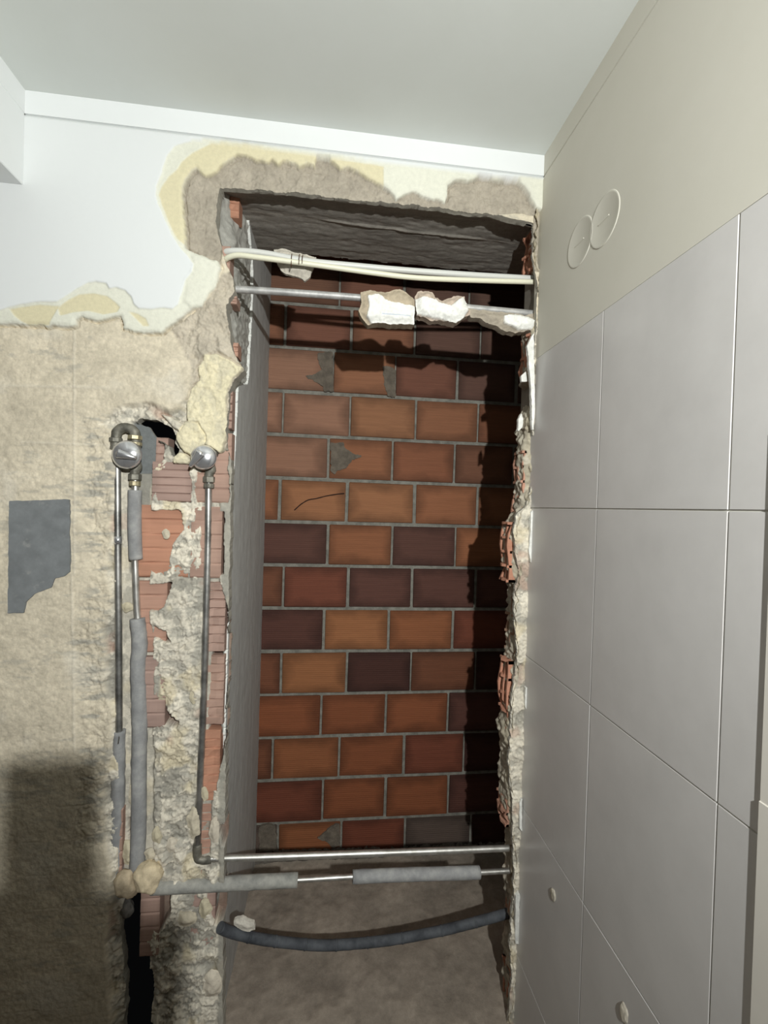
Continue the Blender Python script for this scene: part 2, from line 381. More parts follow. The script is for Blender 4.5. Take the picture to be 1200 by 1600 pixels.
# 1 tile-adhesive coat on the left
D = 0.0125 + n_big * 0.006 + n_mid * 0.006 + n_fin * 0.0022
D += 0.0012 * sstep(0.02, 0.0, np.abs(np.sin((Z + 0.004 * n_mid) * 34)))                     # trowel drags
C = np.tile(BEIGE, X.shape + (1,))
C = C * (1 + 0.26 * n_big + 0.34 * n_mid + 0.22 * n_fin)[..., None]
C = cmix(C, GREY, sstep(0.10, 0.30, n_str + 0.5 * n_big) * 0.5)
C = cmix(C, CREAM, sstep(0.10, 0.3, fbm(X, Z, 9, 77, 4)) * 0.6)
for (ax, ay, bx, by, wd) in ((112, 500, 112, 900, 0.003), (0, 600, 165, 604, 0.004), (30, 690, 160, 694, 0.003), (108, 900, 112, 1180, 0.003)):   # prints of the old tile joints
    a, b_ = onY(ax, ay)[[0, 2]], onY(bx, by)[[0, 2]]; e = b_ - a
    t = np.clip(((X - a[0]) * e[0] + (Z - a[1]) * e[1]) / (e @ e), 0, 1); dd = np.hypot(X - a[0] - t * e[0] + wx * 0.3, Z - a[1] - t * e[1] + wz * 0.3)
    k = sstep(wd * 1.8, 0, dd); D -= k * 0.0016; C = cmix(C, CREAM, k * 0.4)

# 2 chased-out zone beside the opening
chase = reg([(150, 660), (172, 636), (200, 630), (232, 628), (262, 642), (292, 620), (400, 600), (400, 1720), (168, 1720), (172, 1600), (162, 1500), (172, 1400),
             (160, 1310), (156, 1240), (168, 1180), (172, 1120), (158, 1075), (166, 1030), (154, 985), (172, 940), (160, 900), (166, 850), (168, 800), (178, 745), (166, 705), (170, 668)], 0.008)
lump = np.clip(0.55 - c1, 0, 1)
tq = (fbm(X, Z, 17, 131, 5, 0.62) + 0.5) * 7.0; terr = (np.floor(tq) + sstep(0.0, 0.14, tq - np.floor(tq))) / 7.0 - 0.5   # flaking: flat plates with sharp broken steps
tq2 = (fbm(X * 1.3, Z * 0.8, 34, 137, 4, 0.62) + 0.5) * 6.0; terr2 = (np.floor(tq2) + sstep(0.0, 0.2, tq2 - np.floor(tq2))) / 6.0 - 0.5
crev = sstep(0.09, 0.0, c2 - c1)
Dch = 0.025 - lump * 0.010 * (0.4 + cv) + terr * 0.028 + terr2 * 0.012 + n_mid * 0.004 + n_fin * 0.004 + crev * 0.002
D = mix(D, Dch, chase)
Cch = np.tile(CREAM, X.shape + (1,)) * (1 + 0.35 * n_mid + 0.25 * n_fin + 0.2 * (cv - 0.5))[..., None]
Cch = cmix(Cch, GREY, sstep(0.03, 0.16, terr2 * 0.7 + n_str * 0.7) * 0.75)
Cch = cmix(Cch, GREY * 0.72, sstep(0.14, 0.22, terr) * 0.7)
Cch = cmix(Cch, s2l((176, 144, 126)), sstep(0.16, 0.26, fbm(X, Z, 12, 143, 3)) * 0.6)
Cch = cmix(Cch, SAND, sstep(0.12, 0.25, fbm(X, Z, 14, 87, 3)) * 0.7)
C = cmix(C, 0, 0 * chase); C = C * (1 - chase[..., None]) + Cch * chase[..., None]
# flaking towards the chase
fl = reg([(120, 650), (180, 640), (185, 1330), (110, 1330), (125, 1100), (105, 1000), (140, 900), (125, 800)], 0.03)
D += fl * (1 - chase) * (crev * 0.002 + terr * 0.014 + terr2 * 0.010 + 0.004); C = cmix(C, GREY, fl * (1 - chase) * sstep(0.0, 0.2, n_str) * 0.8)
# grey strip of mortar along the reveal
gs = reg([(342, 690), (372, 690), (372, 1720), (335, 1720), (338, 1260), (345, 1160), (352, 1000), (340, 900)], 0.004)
D = mix(D, 0.024 + n_mid * 0.006, gs * 0.9); C = cmix(C, GREY * 0.86, gs * 0.8)
gs2 = reg([(300, 905), (335, 905), (332, 1330), (300, 1330), (292, 1180), (296, 1020)], 0.01)
C = cmix(C, GREY, gs2 * 0.65 * sstep(-0.15, 0.2, n_mid))
# 3 grooves cut for the pipes
gr1 = reg([(176, 668), (232, 665), (230, 760), (226, 960), (232, 1000), (232, 1390), (176, 1390), (180, 1100), (178, 900)], 0.004)
gr1f = gr1 * sstep(-1, -0.2, -n_mid)
D = mix(D, 0.047 + n_mid * 0.008, gr1); C = cmix(C, CREAM * 0.95, gr1 * 0.45); C = cmix(C, GREY * 0.8, gr1 * reg([(190, 735), (226, 735), (222, 900), (192, 900)], 0.004))
gr2 = reg([(308, 700), (340, 700), (338, 900), (334, 1100), (322, 1350), (296, 1350), (306, 1200), (314, 1000)], 0.004)
D = mix(D, np.maximum(D, 0.037 + n_mid * 0.01), gr2)
C = cmix(C, GREY, gr2 * 0.5)
# grey back of the niche behind the left valve
nb = reg([(198, 655), (224, 660), (240, 688), (249, 690), (249, 716), (236, 730), (226, 738), (200, 738)], 0.002, False)
D = mix(D, 0.056, nb); C = cmix(C, s2l((118, 121, 120)), nb)
# 4 mortar and yellow render hanging on by the jamb
jm = reg([(262, 512), (290, 492), (320, 470), (345, 425), (380, 420), (395, 600), (372, 640), (350, 700), (300, 640), (292, 560)], 0.006)
D = mix(D, 0.011 + terr * 0.022 + terr2 * 0.016 + n_fin * 0.006 - lump * 0.008, jm); C = cmix(C, CONC * 1.18 * (1 + 0.4 * 0), jm * 0.85); C = C * (1 + (jm * n_mid * 0.5))[..., None]
for pts, dd, cc in (
        ([(306, 571), (319, 554), (340, 552), (360, 562), (380, 573), (363, 590), (355, 609), (353, 650), (351, 680), (345, 707), (330, 699), (316, 694), (300, 690), (292, 660), (289, 627), (296, 609), (307, 594)], 0.004, YEL),
        ([(274, 660), (290, 656), (308, 662), (318, 678), (318, 694), (306, 704), (296, 712), (284, 704), (272, 690)], 0.007, YEL * 0.97),
        ([(266, 718), (277, 704), (286, 708), (296, 720), (282, 734), (272, 731)], 0.005, YEL * 1.02),
        ([(248, 646), (262, 650), (282, 660), (276, 672), (262, 664)], 0.012, CREAM * 0.9)):
    rg = sdf(Xp, Zp, wallpoly(pts)); D = D + 0.011 * sstep(0.0045, 0.0015, np.abs(rg - 0.002)) * sstep(-0.12, 0.02, n_mid)   # gap behind the loose edge
    k = reg(pts, 0.003); D = mix(D, dd + n_mid * 0.006 + terr * 0.014 + terr2 * 0.008 + n_fin * 0.003, k); C = cmix(C, cc, k * 0.92); C = C * (1 + k * (n_mid * 0.25 + n_fin * 0.2))[..., None]; C = cmix(C, GREY * 1.1, k * sstep(0.12, 0.2, terr2) * 0.35)
sf = reg([(770, 500), (870, 500), (870, 1720), (760, 1720)], 0.004)
D = mix(D, 0.010 + terr * 0.026 + terr2 * 0.014 + n_fin * 0.004, sf); C = C * (1 - 0.9 * sf[..., None]) + Cch * 0.9 * sf[..., None]
# 5 concrete front of the lintel and its left return
conc = reg([(270, 420), (278, 200), (900, 250), (900, 420), (838, 420), (838, 330), (345, 330), (345, 420)], 0.003)
D = mix(D, 0.020 + n_big * 0.010 + terr * 0.020 + terr2 * 0.007 + n_fin * 0.004, conc); C = cmix(C, CONC, conc); C = C * (1 + conc * (n_mid * 0.45 + n_fin * 0.2))[..., None]
# 6 plaster and paint, with the peeled skins around its edge
PL = [(-900, 505), (0, 505), (38, 505), (68, 507), (110, 509), (116, 506), (117, 498), (125, 492), (135, 496), (150, 499), (165, 496), (178, 492), (187, 492), (189, 500), (190, 512), (205, 515),
      (215, 517), (250, 519), (262, 508), (275, 500), (287, 490), (300, 480), (315, 476), (321, 467), (327, 456), (335, 446), (339, 437), (341, 426), (345, 415), (340, 405), (330, 402), (318, 398),
      (303, 392), (288, 384), (288, 370), (286, 342), (285, 323), (283, 303), (285, 288), (289, 275), (299, 263), (305, 259), (312, 266), (320, 271), (328, 269), (337, 265), (341, 257), (355, 248),
      (368, 238), (383, 238), (393, 243), (399, 247), (408, 245), (418, 251), (424, 245), (433, 253), (441, 246), (452, 250), (460, 252), (467, 257), (480, 250), (492, 255), (495, 239), (510, 241),
      (522, 250), (532, 260), (545, 258), (560, 264), (575, 274), (590, 282), (605, 292), (615, 300), (620, 309), (632, 302), (645, 296), (660, 302), (672, 307), (690, 310), (697, 314), (700, 305),
      (702, 285), (715, 277), (735, 279), (750, 274), (762, 272), (775, 279), (792, 277), (810, 280), (822, 287), (832, 305), (840, 322), (870, 330), (870, -400), (-900, -400)]
wx2, wz2 = fbm(X, Z, 60, 91, 3) * 0.006, fbm(X, Z, 60, 95, 3) * 0.006
spl = sdf(X + wx2, Z + wz2, wallpoly(PL), 0.2)
pl = sstep(0.0014, -0.0014, spl)
SK = [(-900, 480), (0, 484), (12, 480), (35, 474), (60, 471), (88, 471), (105, 460), (120, 450), (138, 441), (150, 439), (165, 442), (170, 450), (180, 448), (195, 453), (205, 463), (208, 474), (216, 481),
      (235, 482), (255, 480), (270, 482), (278, 474), (284, 455), (290, 437), (300, 424), (302, 412), (292, 398), (282, 388), (272, 372), (258, 344), (247, 318), (243, 303), (244, 290), (252, 270), (260, 243),
      (272, 228), (292, 221), (318, 216), (352, 217), (420, 226), (500, 236), (560, 246), (640, 257), (720, 267), (790, 274), (870, 280), (870, -400), (-900, -400)]
sk = sdf(X + wx2 * 0.5, Z + wz2 * 0.5, wallpoly(SK), 0.2)                   # intact paint film
film = sstep(0.0014, -0.0014, sk)
Dpl = 0.0042 + n_mid * 0.0015
Cpl = np.tile(OFFW, X.shape + (1,)) * (1 + 0.06 * n_mid)[..., None]
for pts in ([(14, 482), (35, 478), (60, 475), (90, 477), (82, 492), (74, 506), (45, 507), (30, 500), (20, 492)],
            [(88, 480), (105, 467), (122, 459), (145, 457), (165, 461), (178, 470), (186, 479), (182, 486), (160, 490), (135, 484), (112, 487), (92, 492)],
            [(276, 372), (262, 344), (252, 318), (247, 303), (251, 290), (262, 275), (276, 262), (284, 250), (300, 237), (325, 224), (345, 220), (380, 224), (430, 231), (480, 238), (495, 241), (495, 270), (300, 290), (292, 384)],
            [(500, 243), (560, 252), (600, 258), (600, 290), (520, 262)], [(200, 486), (214, 489), (226, 496), (232, 508), (222, 508), (212, 498)]):
    k = sstep(0.002, -0.002, sdf(X + wx2 * 0.4, Z + wz2 * 0.4, wallpoly(pts))); Dpl = mix(Dpl, 0.0058, k); Cpl = cmix(Cpl, s2l((214, 205, 172)), k)
Dpl = Dpl + 0.006 * sstep(-0.010, 0.0, spl) * (0.6 + 1.6 * n_mid)            # edge crumbles away
Cpl = cmix(Cpl, s2l((196, 192, 182)), sstep(-0.006, 0.0, spl) * sstep(-0.1, 0.1, n_mid) * 0.6)
Dpl = mix(Dpl, 0.0 + n_big * 0.001, film); Cpl = cmix(Cpl, WHITE, film)
lip = sstep(0.004, 0.0, np.abs(sk)) * pl; Dpl = Dpl - lip * (1 - film) * 0.0006
D = D + 0.014 * sstep(0.0055, 0.002, np.abs(spl - 0.002)) * (1 - pl) * sstep(-0.40, -0.44, X)             # slit under the plaster edge
D = D + 0.008 * sstep(0.005, 0.002, np.abs(spl - 0.002)) * (1 - pl) * sstep(0.0, 0.1, n_mid)
D = mix(D, Dpl, pl); C = C * (1 - pl[..., None]) + Cpl * pl[..., None]
# thicker loose plaster lobe left of the conduits
lobe = reg([(300, 400), (330, 402), (345, 415), (339, 437), (327, 456), (320, 470), (300, 480), (286, 470), (292, 436), (302, 420)], 0.006)
D -= lobe * pl * 0.006 * (0.6 + n_mid)
# 7 openings in the coat where bricks show
EX = [[(238, 738), (262, 724), (290, 724), (292, 784), (242, 782), (240, 760)], [(303, 737), (318, 744), (318, 783), (302, 783)], [(332, 708), (352, 702), (355, 786), (333, 784)],
      [(222, 799), (278, 797), (282, 828), (262, 850), (256, 893), (236, 898), (223, 888), (226, 840)], [(300, 799), (346, 799), (345, 898), (336, 898), (332, 832), (305, 814)],
      [(222, 917), (246, 917), (262, 913), (250, 950), (240, 957), (222, 953)], [(328, 917), (338, 912), (352, 960), (354, 1010), (352, 1060), (350, 1120), (348, 1160), (341, 1200), (334, 1245), (326, 1240), (322, 1180), (322, 1100), (326, 1000)],
      [(235, 984), (250, 990), (262, 1008), (250, 1007), (232, 1000)], [(228, 1106), (248, 1110), (275, 1134), (272, 1142), (240, 1140), (230, 1130)], [(338, 1302), (351, 1296), (351, 1330), (342, 1330)],
      [(318, 1402), (349, 1396), (349, 1450), (332, 1462), (320, 1430)], [(222, 1406), (258, 1412), (262, 1440), (242, 1470), (224, 1462)], [(186, 1296), (199, 1290), (196, 1314), (188, 1322)]]
exm = np.zeros(X.shape)
for pts in EX: exm = np.maximum(exm, reg(pts, 0.002))
D = mix(D, 0.075, exm * (1 - pl))
C = cmix(C, s2l((120, 92, 78)), exm * (1 - pl) * 0.8)
# groove below the cornice strip
D = np.where(Z > ZT - 0.0015, 0.007, D)
# 8 voids and the opening itself
OPEN = [(340, 285), (450, 292), (500, 298), (560, 305), (620, 311), (690, 318), (740, 327), (770, 327), (797, 336), (820, 340), (838, 345), (835, 400), (843, 440), (840, 515), (836, 600), (831, 640), (838, 700), (833, 760),
        (825, 790), (811, 802), (805, 830), (808, 870), (815, 895), (806, 930), (806, 990), (811, 1020), (806, 1060), (802, 1100), (799, 1150), (796, 1200), (802, 1250), (802, 1300), (805, 1350), (804, 1420), (798, 1480),
        (801, 1540), (796, 1600), (794, 1760), (345, 1760), (345, 1600), (345, 1450), (347, 1350), (349, 1250), (350, 1150), (352, 1050), (354, 960), (355, 900), (358, 800), (359, 720), (352, 700), (353, 660), (356, 612),
        (366, 590), (379, 575), (370, 560), (360, 540), (356, 505), (352, 475), (364, 450), (362, 430), (352, 410), (347, 395), (340, 370), (335, 340), (337, 300)]
op = sdf(X + wx2 * 1.2, Z + wz2 * 1.2, wallpoly(OPEN), 0.2)
hole1 = sdf(X + wx2, Z + wz2, wallpoly([(204, 656), (215, 650), (240, 654), (262, 664), (271, 680), (268, 690), (276, 702), (268, 713), (262, 709), (258, 695), (246, 687), (236, 685), (228, 675), (220, 663)]))
hole2 = sdf(X + wx, Z + wz, wallpoly([(183, 1412), (196, 1402), (218, 1405), (217, 1440), (226, 1470), (222, 1500), (232, 1540), (228, 1720), (182, 1720), (186, 1560), (180, 1480)]))
hole3 = sdf(X, Z, wallpoly([(229, 1131), (234, 1134), (237, 1141), (232, 1142)]))
gone = (op < 0) | (hole1 < 0) | (hole2 < 0) | (hole3 < 0)
gc = gone[:-1, :-1].astype(int) + gone[1:, :-1] + gone[1:, 1:] + gone[:-1, 1:]
keep = gc < 2
edge_dark = sstep(0.02, 0.0, np.abs(hole2)); D = D + edge_dark * 0.012
f_all = np.minimum(np.minimum(op, hole1), np.minimum(hole2, hole3)); gfx, gfz = np.gradient(f_all, xs, zs)
kpad = np.zeros((keep.shape[0] + 2, keep.shape[1] + 2), int); kpad[1:-1, 1:-1] = keep; kn = kpad[:-1, :-1] + kpad[1:, :-1] + kpad[1:, 1:] + kpad[:-1, 1:]
bord = (kn > 0) & (kn < 4) & (np.abs(f_all) < 0.006); bord[0] = bord[-1] = False; bord[:, 0] = bord[:, -1] = False
gl_ = np.hypot(gfx, gfz) + 1e-6; sh = np.clip(f_all / gl_, -0.0032, 0.0032) * bord
X = X - sh * gfx / gl_; Z = Z - sh * gfz / gl_
P = np.stack([X, YW + D, Z], -1); LIPZ = (Z > ZL - 0.05) & (X > -0.33) & (X < 0.56)
SKT = np.stack([X, np.where(LIPZ, np.maximum(YW + D + 0.006, YW + 0.036), np.where(X > 0.4, YW + D + 0.010, np.maximum(YW + D + 0.012, YW + 0.062))), Z], -1)
ROUGH = 1 - pl * (0.5 + 0.46 * film)
wb = S(grid_mesh('wall_back', P, np.concatenate([np.clip(C, 0.005, 0.95), ROUGH[..., None]], -1), MT['coat'], keep, SKT, GREY, rim=False))

# ---- bricks that show through the coat (wall courses)
def ribbed_brick(parent, x0, x1, z0, z1, yf, depth, colr, seed, nr=7, rag=0.004, groove=0.003, name='brick'):
    rs = np.random.RandomState(seed); nx = max(3, int((x1 - x0) / 0.03)); prof = []
    for k in range(nr):
        za = z0 + (z1 - z0) * k / nr; zb_ = z0 + (z1 - z0) * (k + 1) / nr; g = (zb_ - za) * 0.12
        prof += [(za, groove), (za + g, 0), (zb_ - g, 0), (zb_, groove)]
    vs_, fs = [], []
    for i in range(nx + 1):
        x = x0 + (x1 - x0) * i / nx; off = rs.randn(len(prof)) * rag * 0.35
        for (z, g), o_ in zip(prof, off): vs_.append((x, yf + g + abs(o_), z))
        vs_.append((x, yf + depth, z1)); vs_.append((x, yf + depth, z0))
    m_ = len(prof) + 2
    for i in range(nx):
        for k in range(m_): fs.append((i * m_ + k, (i + 1) * m_ + k, (i + 1) * m_ + (k + 1) % m_, i * m_ + (k + 1) % m_))
    fs.append(tuple(range(m_))); fs.append(tuple(nx * m_ + k for k in range(m_))[::-1])
    o = mesh_obj(name, vs_, fs, MT['rough_brick'], parent, smooth=False); o.color = colr; return o
ORG = [L4(176, 138, 120), L4(168, 140, 127), L4(164, 138, 127), L4(170, 140, 125), L4(180, 132, 108), L4(168, 138, 123)]
zrow = [onY(280, y, YW + 0.035)[2] for y in (556, 670, 787, 905, 1022, 1138, 1255, 1372, 1490, 1607)]
xcol = lambda px_: onY(px_, 900, YW + 0.035)[0]
sd = 0
for k, spans in enumerate([[(330, 356)], [(236, 297), (301, 357)], [(215, 294), (298, 346)], [(215, 262), (326, 354)], [(228, 264), (320, 354)], [(322, 352)], [(184, 202), (318, 349)], [(234, 264), (312, 350)]]):
    for (a, b_) in spans:
        sd += 1; ztop = onY(260, 722, YW + 0.035)[2] if (k, a) == (1, 236) else zrow[k] - 0.006
        o = ribbed_brick(wb, xcol(a), xcol(b_), zrow[k + 1] + 0.006, ztop, YW + 0.03 + 0.004 * math.sin(sd * 2.3), 0.04, ORG[sd % 6], sd, nr=8 if a > 315 else 5, rag=0.009 if a > 315 else 0.003, groove=0.006 if a > 315 else 0.0025)
# bricks seen in the broken upper jamb and behind the niche
for (a, b_, c_, d_, yy) in ((343, 360, 384, 420, 0.03), (357, 374, 306, 338, 0.10), (354, 370, 462, 474, 0.035), (356, 372, 535, 556, 0.045), (243, 263, 684, 722, 0.048)):
    p0, p1 = onY(a, d_, YW + yy), onY(b_, c_, YW + yy); sd += 1
    ribbed_brick(wb, p0[0], p1[0], p0[2], p1[2], YW + yy, 0.05, ORG[sd % 6], sd, nr=3, rag=0.006)

# ---- smooth dark patch low on the left
def slab(name, pts, Y, thick, mat, parent=None, colf=None, st=0.0025, rough=0.004, seed=1, base=(200, 190, 170), warp=0.004, back=True, crown=0.0, skirt_col=None):
    pl_ = wallpoly(pts, Y); lo_, hi_ = pl_.min(0) - 0.008, pl_.max(0) + 0.008
    gx, gz = np.meshgrid(np.arange(lo_[0], hi_[0], st), np.arange(lo_[1], hi_[1], st), indexing='ij')
    a, b_ = fbm(gx, gz, 70, seed, 3) * warp, fbm(gx, gz, 70, seed + 5, 3) * warp
    sd_ = sdf(gx + a, gz + b_, pl_); nm = fbm(gx, gz, 45, seed + 9, 4, 0.6)
    ex = sstep(0.0, -0.02, sd_); yy = Y + nm * rough + crown * (1 - ex)
    col = np.tile(s2l(base), gx.shape + (1,)) * (1 + 0.4 * nm)[..., None]
    if colf: col, yy = colf(gx, gz, nm, col, yy)
    g = sd_ < 0; kc = (g[:-1, :-1].astype(int) + g[1:, :-1] + g[1:, 1:] + g[:-1, 1:]) > 2
    ga, gb = np.gradient(sd_, st); gl2 = np.hypot(ga, gb) + 1e-6; kp_ = np.zeros((gx.shape[0] + 1, gx.shape[1] + 1), int); kp_[1:-1, 1:-1] = kc
    kn_ = kp_[:-1, :-1] + kp_[1:, :-1] + kp_[1:, 1:] + kp_[:-1, 1:]; sh_ = np.clip(sd_ / gl2, -1.3 * st, 1.3 * st) * ((kn_ > 0) & (kn_ < 4)); gx = gx - sh_ * ga / gl2; gz = gz - sh_ * gb / gl2
    return grid_mesh(name, np.stack([gx, yy, gz], -1), np.clip(col, 0.005, 0.95), mat, kc, np.stack([gx, np.full(gx.shape, Y + thick) + nm * 0.01 - crown * (1 - ex) * 0.8, gz], -1), skirt_col, parent, back)
def patch_col(gx, gz, nm, col, yy):
    v = fbm(gx, gz, 40, 301, 5, 0.7); return cmix(col, s2l((150, 150, 147)), sstep(0.12, 0.3, v) * 0.6), yy
o = slab('filler_patch', [(14, 783), (108, 780), (109, 893), (100, 900), (86, 904), (80, 918), (52, 929), (40, 942), (36, 958), (12, 958)], YW + 0.0065, 0.012, MT['smoothcoat'], wb, patch_col, base=(122, 125, 126), rough=0.0004, warp=0.003)
o['label'] = 'smooth dark grey rectangle of filler with a torn lower corner'

# ---- loose flakes of render on the chased zone
rf = random.Random(8)
for k, (cx, cy, w_, h_) in enumerate([(301, 1290, 22, 56), (243, 1310, 20, 26), (266, 1325, 18, 26), (232, 1340, 18, 22), (318, 1245, 12, 24), (208, 1105, 14, 26), (212, 1145, 10, 22), (196, 950, 22, 18), (180, 935, 20, 18), (205, 1245, 14, 40), (200, 1335, 24, 40),
                                      (330, 1545, 34, 46), (258, 835, 14, 20), (300, 1090, 12, 24), (334, 1300, 18, 40), (290, 1440, 30, 26), (320, 1425, 20, 34)]):
    n_ = 11; pts = []
    for q in range(n_):
        a = 2 * math.pi * q / n_; j = rf.uniform(0.75, 1.15); pts.append((cx + math.cos(a) * w_ / 2 * j, cy + math.sin(a) * h_ / 2 * j))
    slab('render_flake', pts, YW + (0.013 if cx > 228 else 0.026), 0.02, MT['coat'], wb, base=[(204, 194, 172), (196, 186, 160), (208, 198, 180)][k % 3], rough=0.006, seed=400 + k * 3, crown=0.01, st=0.003)

# ---- lintel soffit: concrete cast against boards, running back into the shaft
gx, gy = np.meshgrid(np.arange(-0.46, 1.0, 0.005), np.arange(YW + 0.030, 1.69, 0.004), indexing='ij')
nl, nm = fbm(gx * 0.5, gy * 2, 14, 501, 4, 0.6), fbm(gx, gy, 40, 511, 4, 0.6)
gz = ZL - 0.003 + nl * 0.008 + nm * 0.003
stepb = sstep(1.385, 1.395, gy + nm * 0.02 + 0.02 * nl); gz = gz + 0.004 * stepb
fin = sstep(0.005, 0.0, np.abs(gy - (1.468 + 0.055 * (gx - 0.2) * 0.5) + nm * 0.004)); gz = gz - fin * 0.006 * sstep(-0.1, 0.02, gx) * sstep(0.5, 0.44, gx)
lipd = sstep(YW + 0.05, YW + 0.012, gy); gz = gz + lipd * (nm * 0.006)
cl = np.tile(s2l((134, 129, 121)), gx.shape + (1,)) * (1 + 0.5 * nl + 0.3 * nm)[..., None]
cl = cmix(cl, s2l((178, 171, 160)), np.maximum(fin * 0.6, lipd * 0.6))
lipp = np.array([onY(x, y, YW) for x, y in OPEN[:11]]); zlip = np.interp(gx, lipp[:, 0], lipp[:, 2]); gz = mix(zlip + 0.001 + nm * 0.003, gz, sstep(YW + 0.030, YW + 0.09, gy))
fare = 1.672 + 0.02 * fbm(gx, gx * 0, 30, 521, 4)
kp = (gy < fare)[:-1, :-1]
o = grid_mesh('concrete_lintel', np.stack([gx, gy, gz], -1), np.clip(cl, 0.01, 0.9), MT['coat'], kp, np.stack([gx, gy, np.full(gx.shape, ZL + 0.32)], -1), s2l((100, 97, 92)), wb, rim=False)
o['label'] = 'dark grey underside of the concrete lintel with a board line'

# ---- left jamb: raw mortar, then the grey reveal plaster running back to the brick wall
gy, gz = np.meshgrid(np.arange(YW + 0.045, 1.66, 0.004), np.arange(0.0, ZL + 0.03, 0.004), indexing='ij')
nm, nf = fbm(gy, gz, 26, 531, 4, 0.6), fbm(gy, gz, 120, 541, 3)
d1, d2, dv = cells(gy, gz, 30, 545)
up = sstep(0.70 + CAMZ, 0.86 + CAMZ, gz)
gx = -0.2985 + nm * 0.012 + nf * 0.003 - up * 0.038 * sstep(1.52, 1.33, gy) + np.clip(0.5 - d1, 0, 1) * 0.012 * sstep(0.3 + CAMZ, 0.4 + CAMZ, gz)
lft = np.array([onY(x, y, YW) for x, y in OPEN[38:] + OPEN[:1]]); ol = np.argsort(lft[:, 2]); fxl = np.interp(gz, lft[ol, 2], lft[ol, 0])
gx = mix(np.minimum(fxl - 0.007, gx), gx, sstep(YW + 0.05, YW + 0.11, gy))
cl = np.tile(s2l((166, 164, 156)), gy.shape + (1,)) * (1 + 0.5 * nm + 0.3 * nf)[..., None]
grid_mesh('jamb_mortar', np.stack([gx, gy, gz], -1), np.clip(cl, 0.01, 0.9), MT['coat'], None, None, None, wb)
gy, gz = np.meshgrid(np.arange(1.33, YB + 0.001, 0.0045), np.arange(0.0, ZL + 0.3, 0.0045), indexing='ij')
zk = np.array([-1.58, -1.486, -0.9735, -0.585, -0.0276, 0.3573, 0.3650, 0.385, 0.392, 0.4314, 0.714, 0.83, 0.90, 1.3]) + CAMZ
yk = np.array([1.398, 1.398, 1.366, 1.347, 1.3646, 1.4061, 1.43, 1.52, 1.545, 1.5635, 1.6064, 1.58, 1.50, 1.50])
edge = np.interp(gz, zk, yk) + fbm(gz, gz * 0, 35, 551, 4) * 0.012
nm = fbm(gy * 3, gz * 0.6, 9, 561, 4); nn = fbm(gy, gz, 30, 571, 4)
gx = -0.2885 + nn * 0.002 + nm * 0.002
cl = np.tile(s2l((186, 186, 182)), gy.shape + (1,)) * (1 + 0.16 * nm + 0.1 * nn)[..., None]
kp = ((gy > edge) & (gz < ZL + 0.28))[:-1, :-1]
o = grid_mesh('reveal_plaster', np.stack([gx, gy, gz], -1), np.clip(cl, 0.01, 0.9), MT['smoothcoat'], kp, np.stack([gx - 0.011, gy, gz], -1), s2l((222, 222, 216)), wb, rim=False)
o['label'] = 'smooth grey plaster lining the left side of the opening'

# ---- right stub of the wall: ragged mortar with hollow bricks broken across
SIL = [(300, 838), (345, 836), (400, 824), (430, 825), (470, 836), (525, 816), (565, 819), (600, 813), (611, 828), (645, 815), (660, 809), (695, 808), (720, 806), (760, 806), (800, 800), (815, 792), (835, 787), (885, 787), (905, 791), (925, 795),
       (975, 793), (1020, 791), (1040, 788), (1070, 785), (1100, 784), (1120, 781), (1135, 777), (1155, 781), (1180, 784), (1210, 781), (1240, 779), (1270, 786), (1300, 791), (1345, 790), (1370, 787), (1400, 795), (1465, 786), (1500, 791), (1550, 788), (1600, 793), (1760, 790)]
YS = 1.385
sp = np.array([onY(x, y, YS) for y, x in SIL]); order = np.argsort(sp[:, 2])
silx = lambda z: np.interp(z, sp[order, 2], sp[order, 0])
gy, gz = np.meshgrid(np.concatenate([np.arange(YW + 0.008, 1.44, 0.003)]), np.arange(0.0, ZL + 0.02, 0.003), indexing='ij')
nm, nf = fbm(gy, gz, 30, 601, 4, 0.6), fbm(gy, gz, 130, 611, 3); d1, d2, dv = cells(gy, gz, 34, 621)
front = np.array([onY(x, y, YW) for x, y in OPEN[10:37]]); of = np.argsort(front[:, 2]); fx = np.interp(gz, front[of, 2], front[of, 0])
t = sstep(YW + 0.008, 1.345, gy)
gx = mix(np.minimum(fx + 0.002, XR + 0.005), silx(gz), t) + nm * 0.022 - np.clip(0.5 - d1, 0, 1) * 0.014 + nf * 0.004 + 0.03 * sstep(1.40, 1.44, gy) + 0.006
gx = np.where(t < 0.15, np.maximum(gx, fx - 0.004), gx)
cl = np.tile(s2l((190, 180, 158)), gy.shape + (1,)) * (1 + 0.5 * nm + 0.3 * nf)[..., None]
cl = cmix(cl, s2l((150, 143, 130)), sstep(1.33, 1.36, gy + nm * 0.04) * 0.7); cl = cmix(cl, s2l((206, 198, 180)), (dv > 0.62) * 0.6)
grid_mesh('stub_mortar', np.stack([np.minimum(gx, XR + 0.04), gy, gz], -1), np.clip(cl, 0.01, 0.9), MT['coat'], None, None, None, wb)
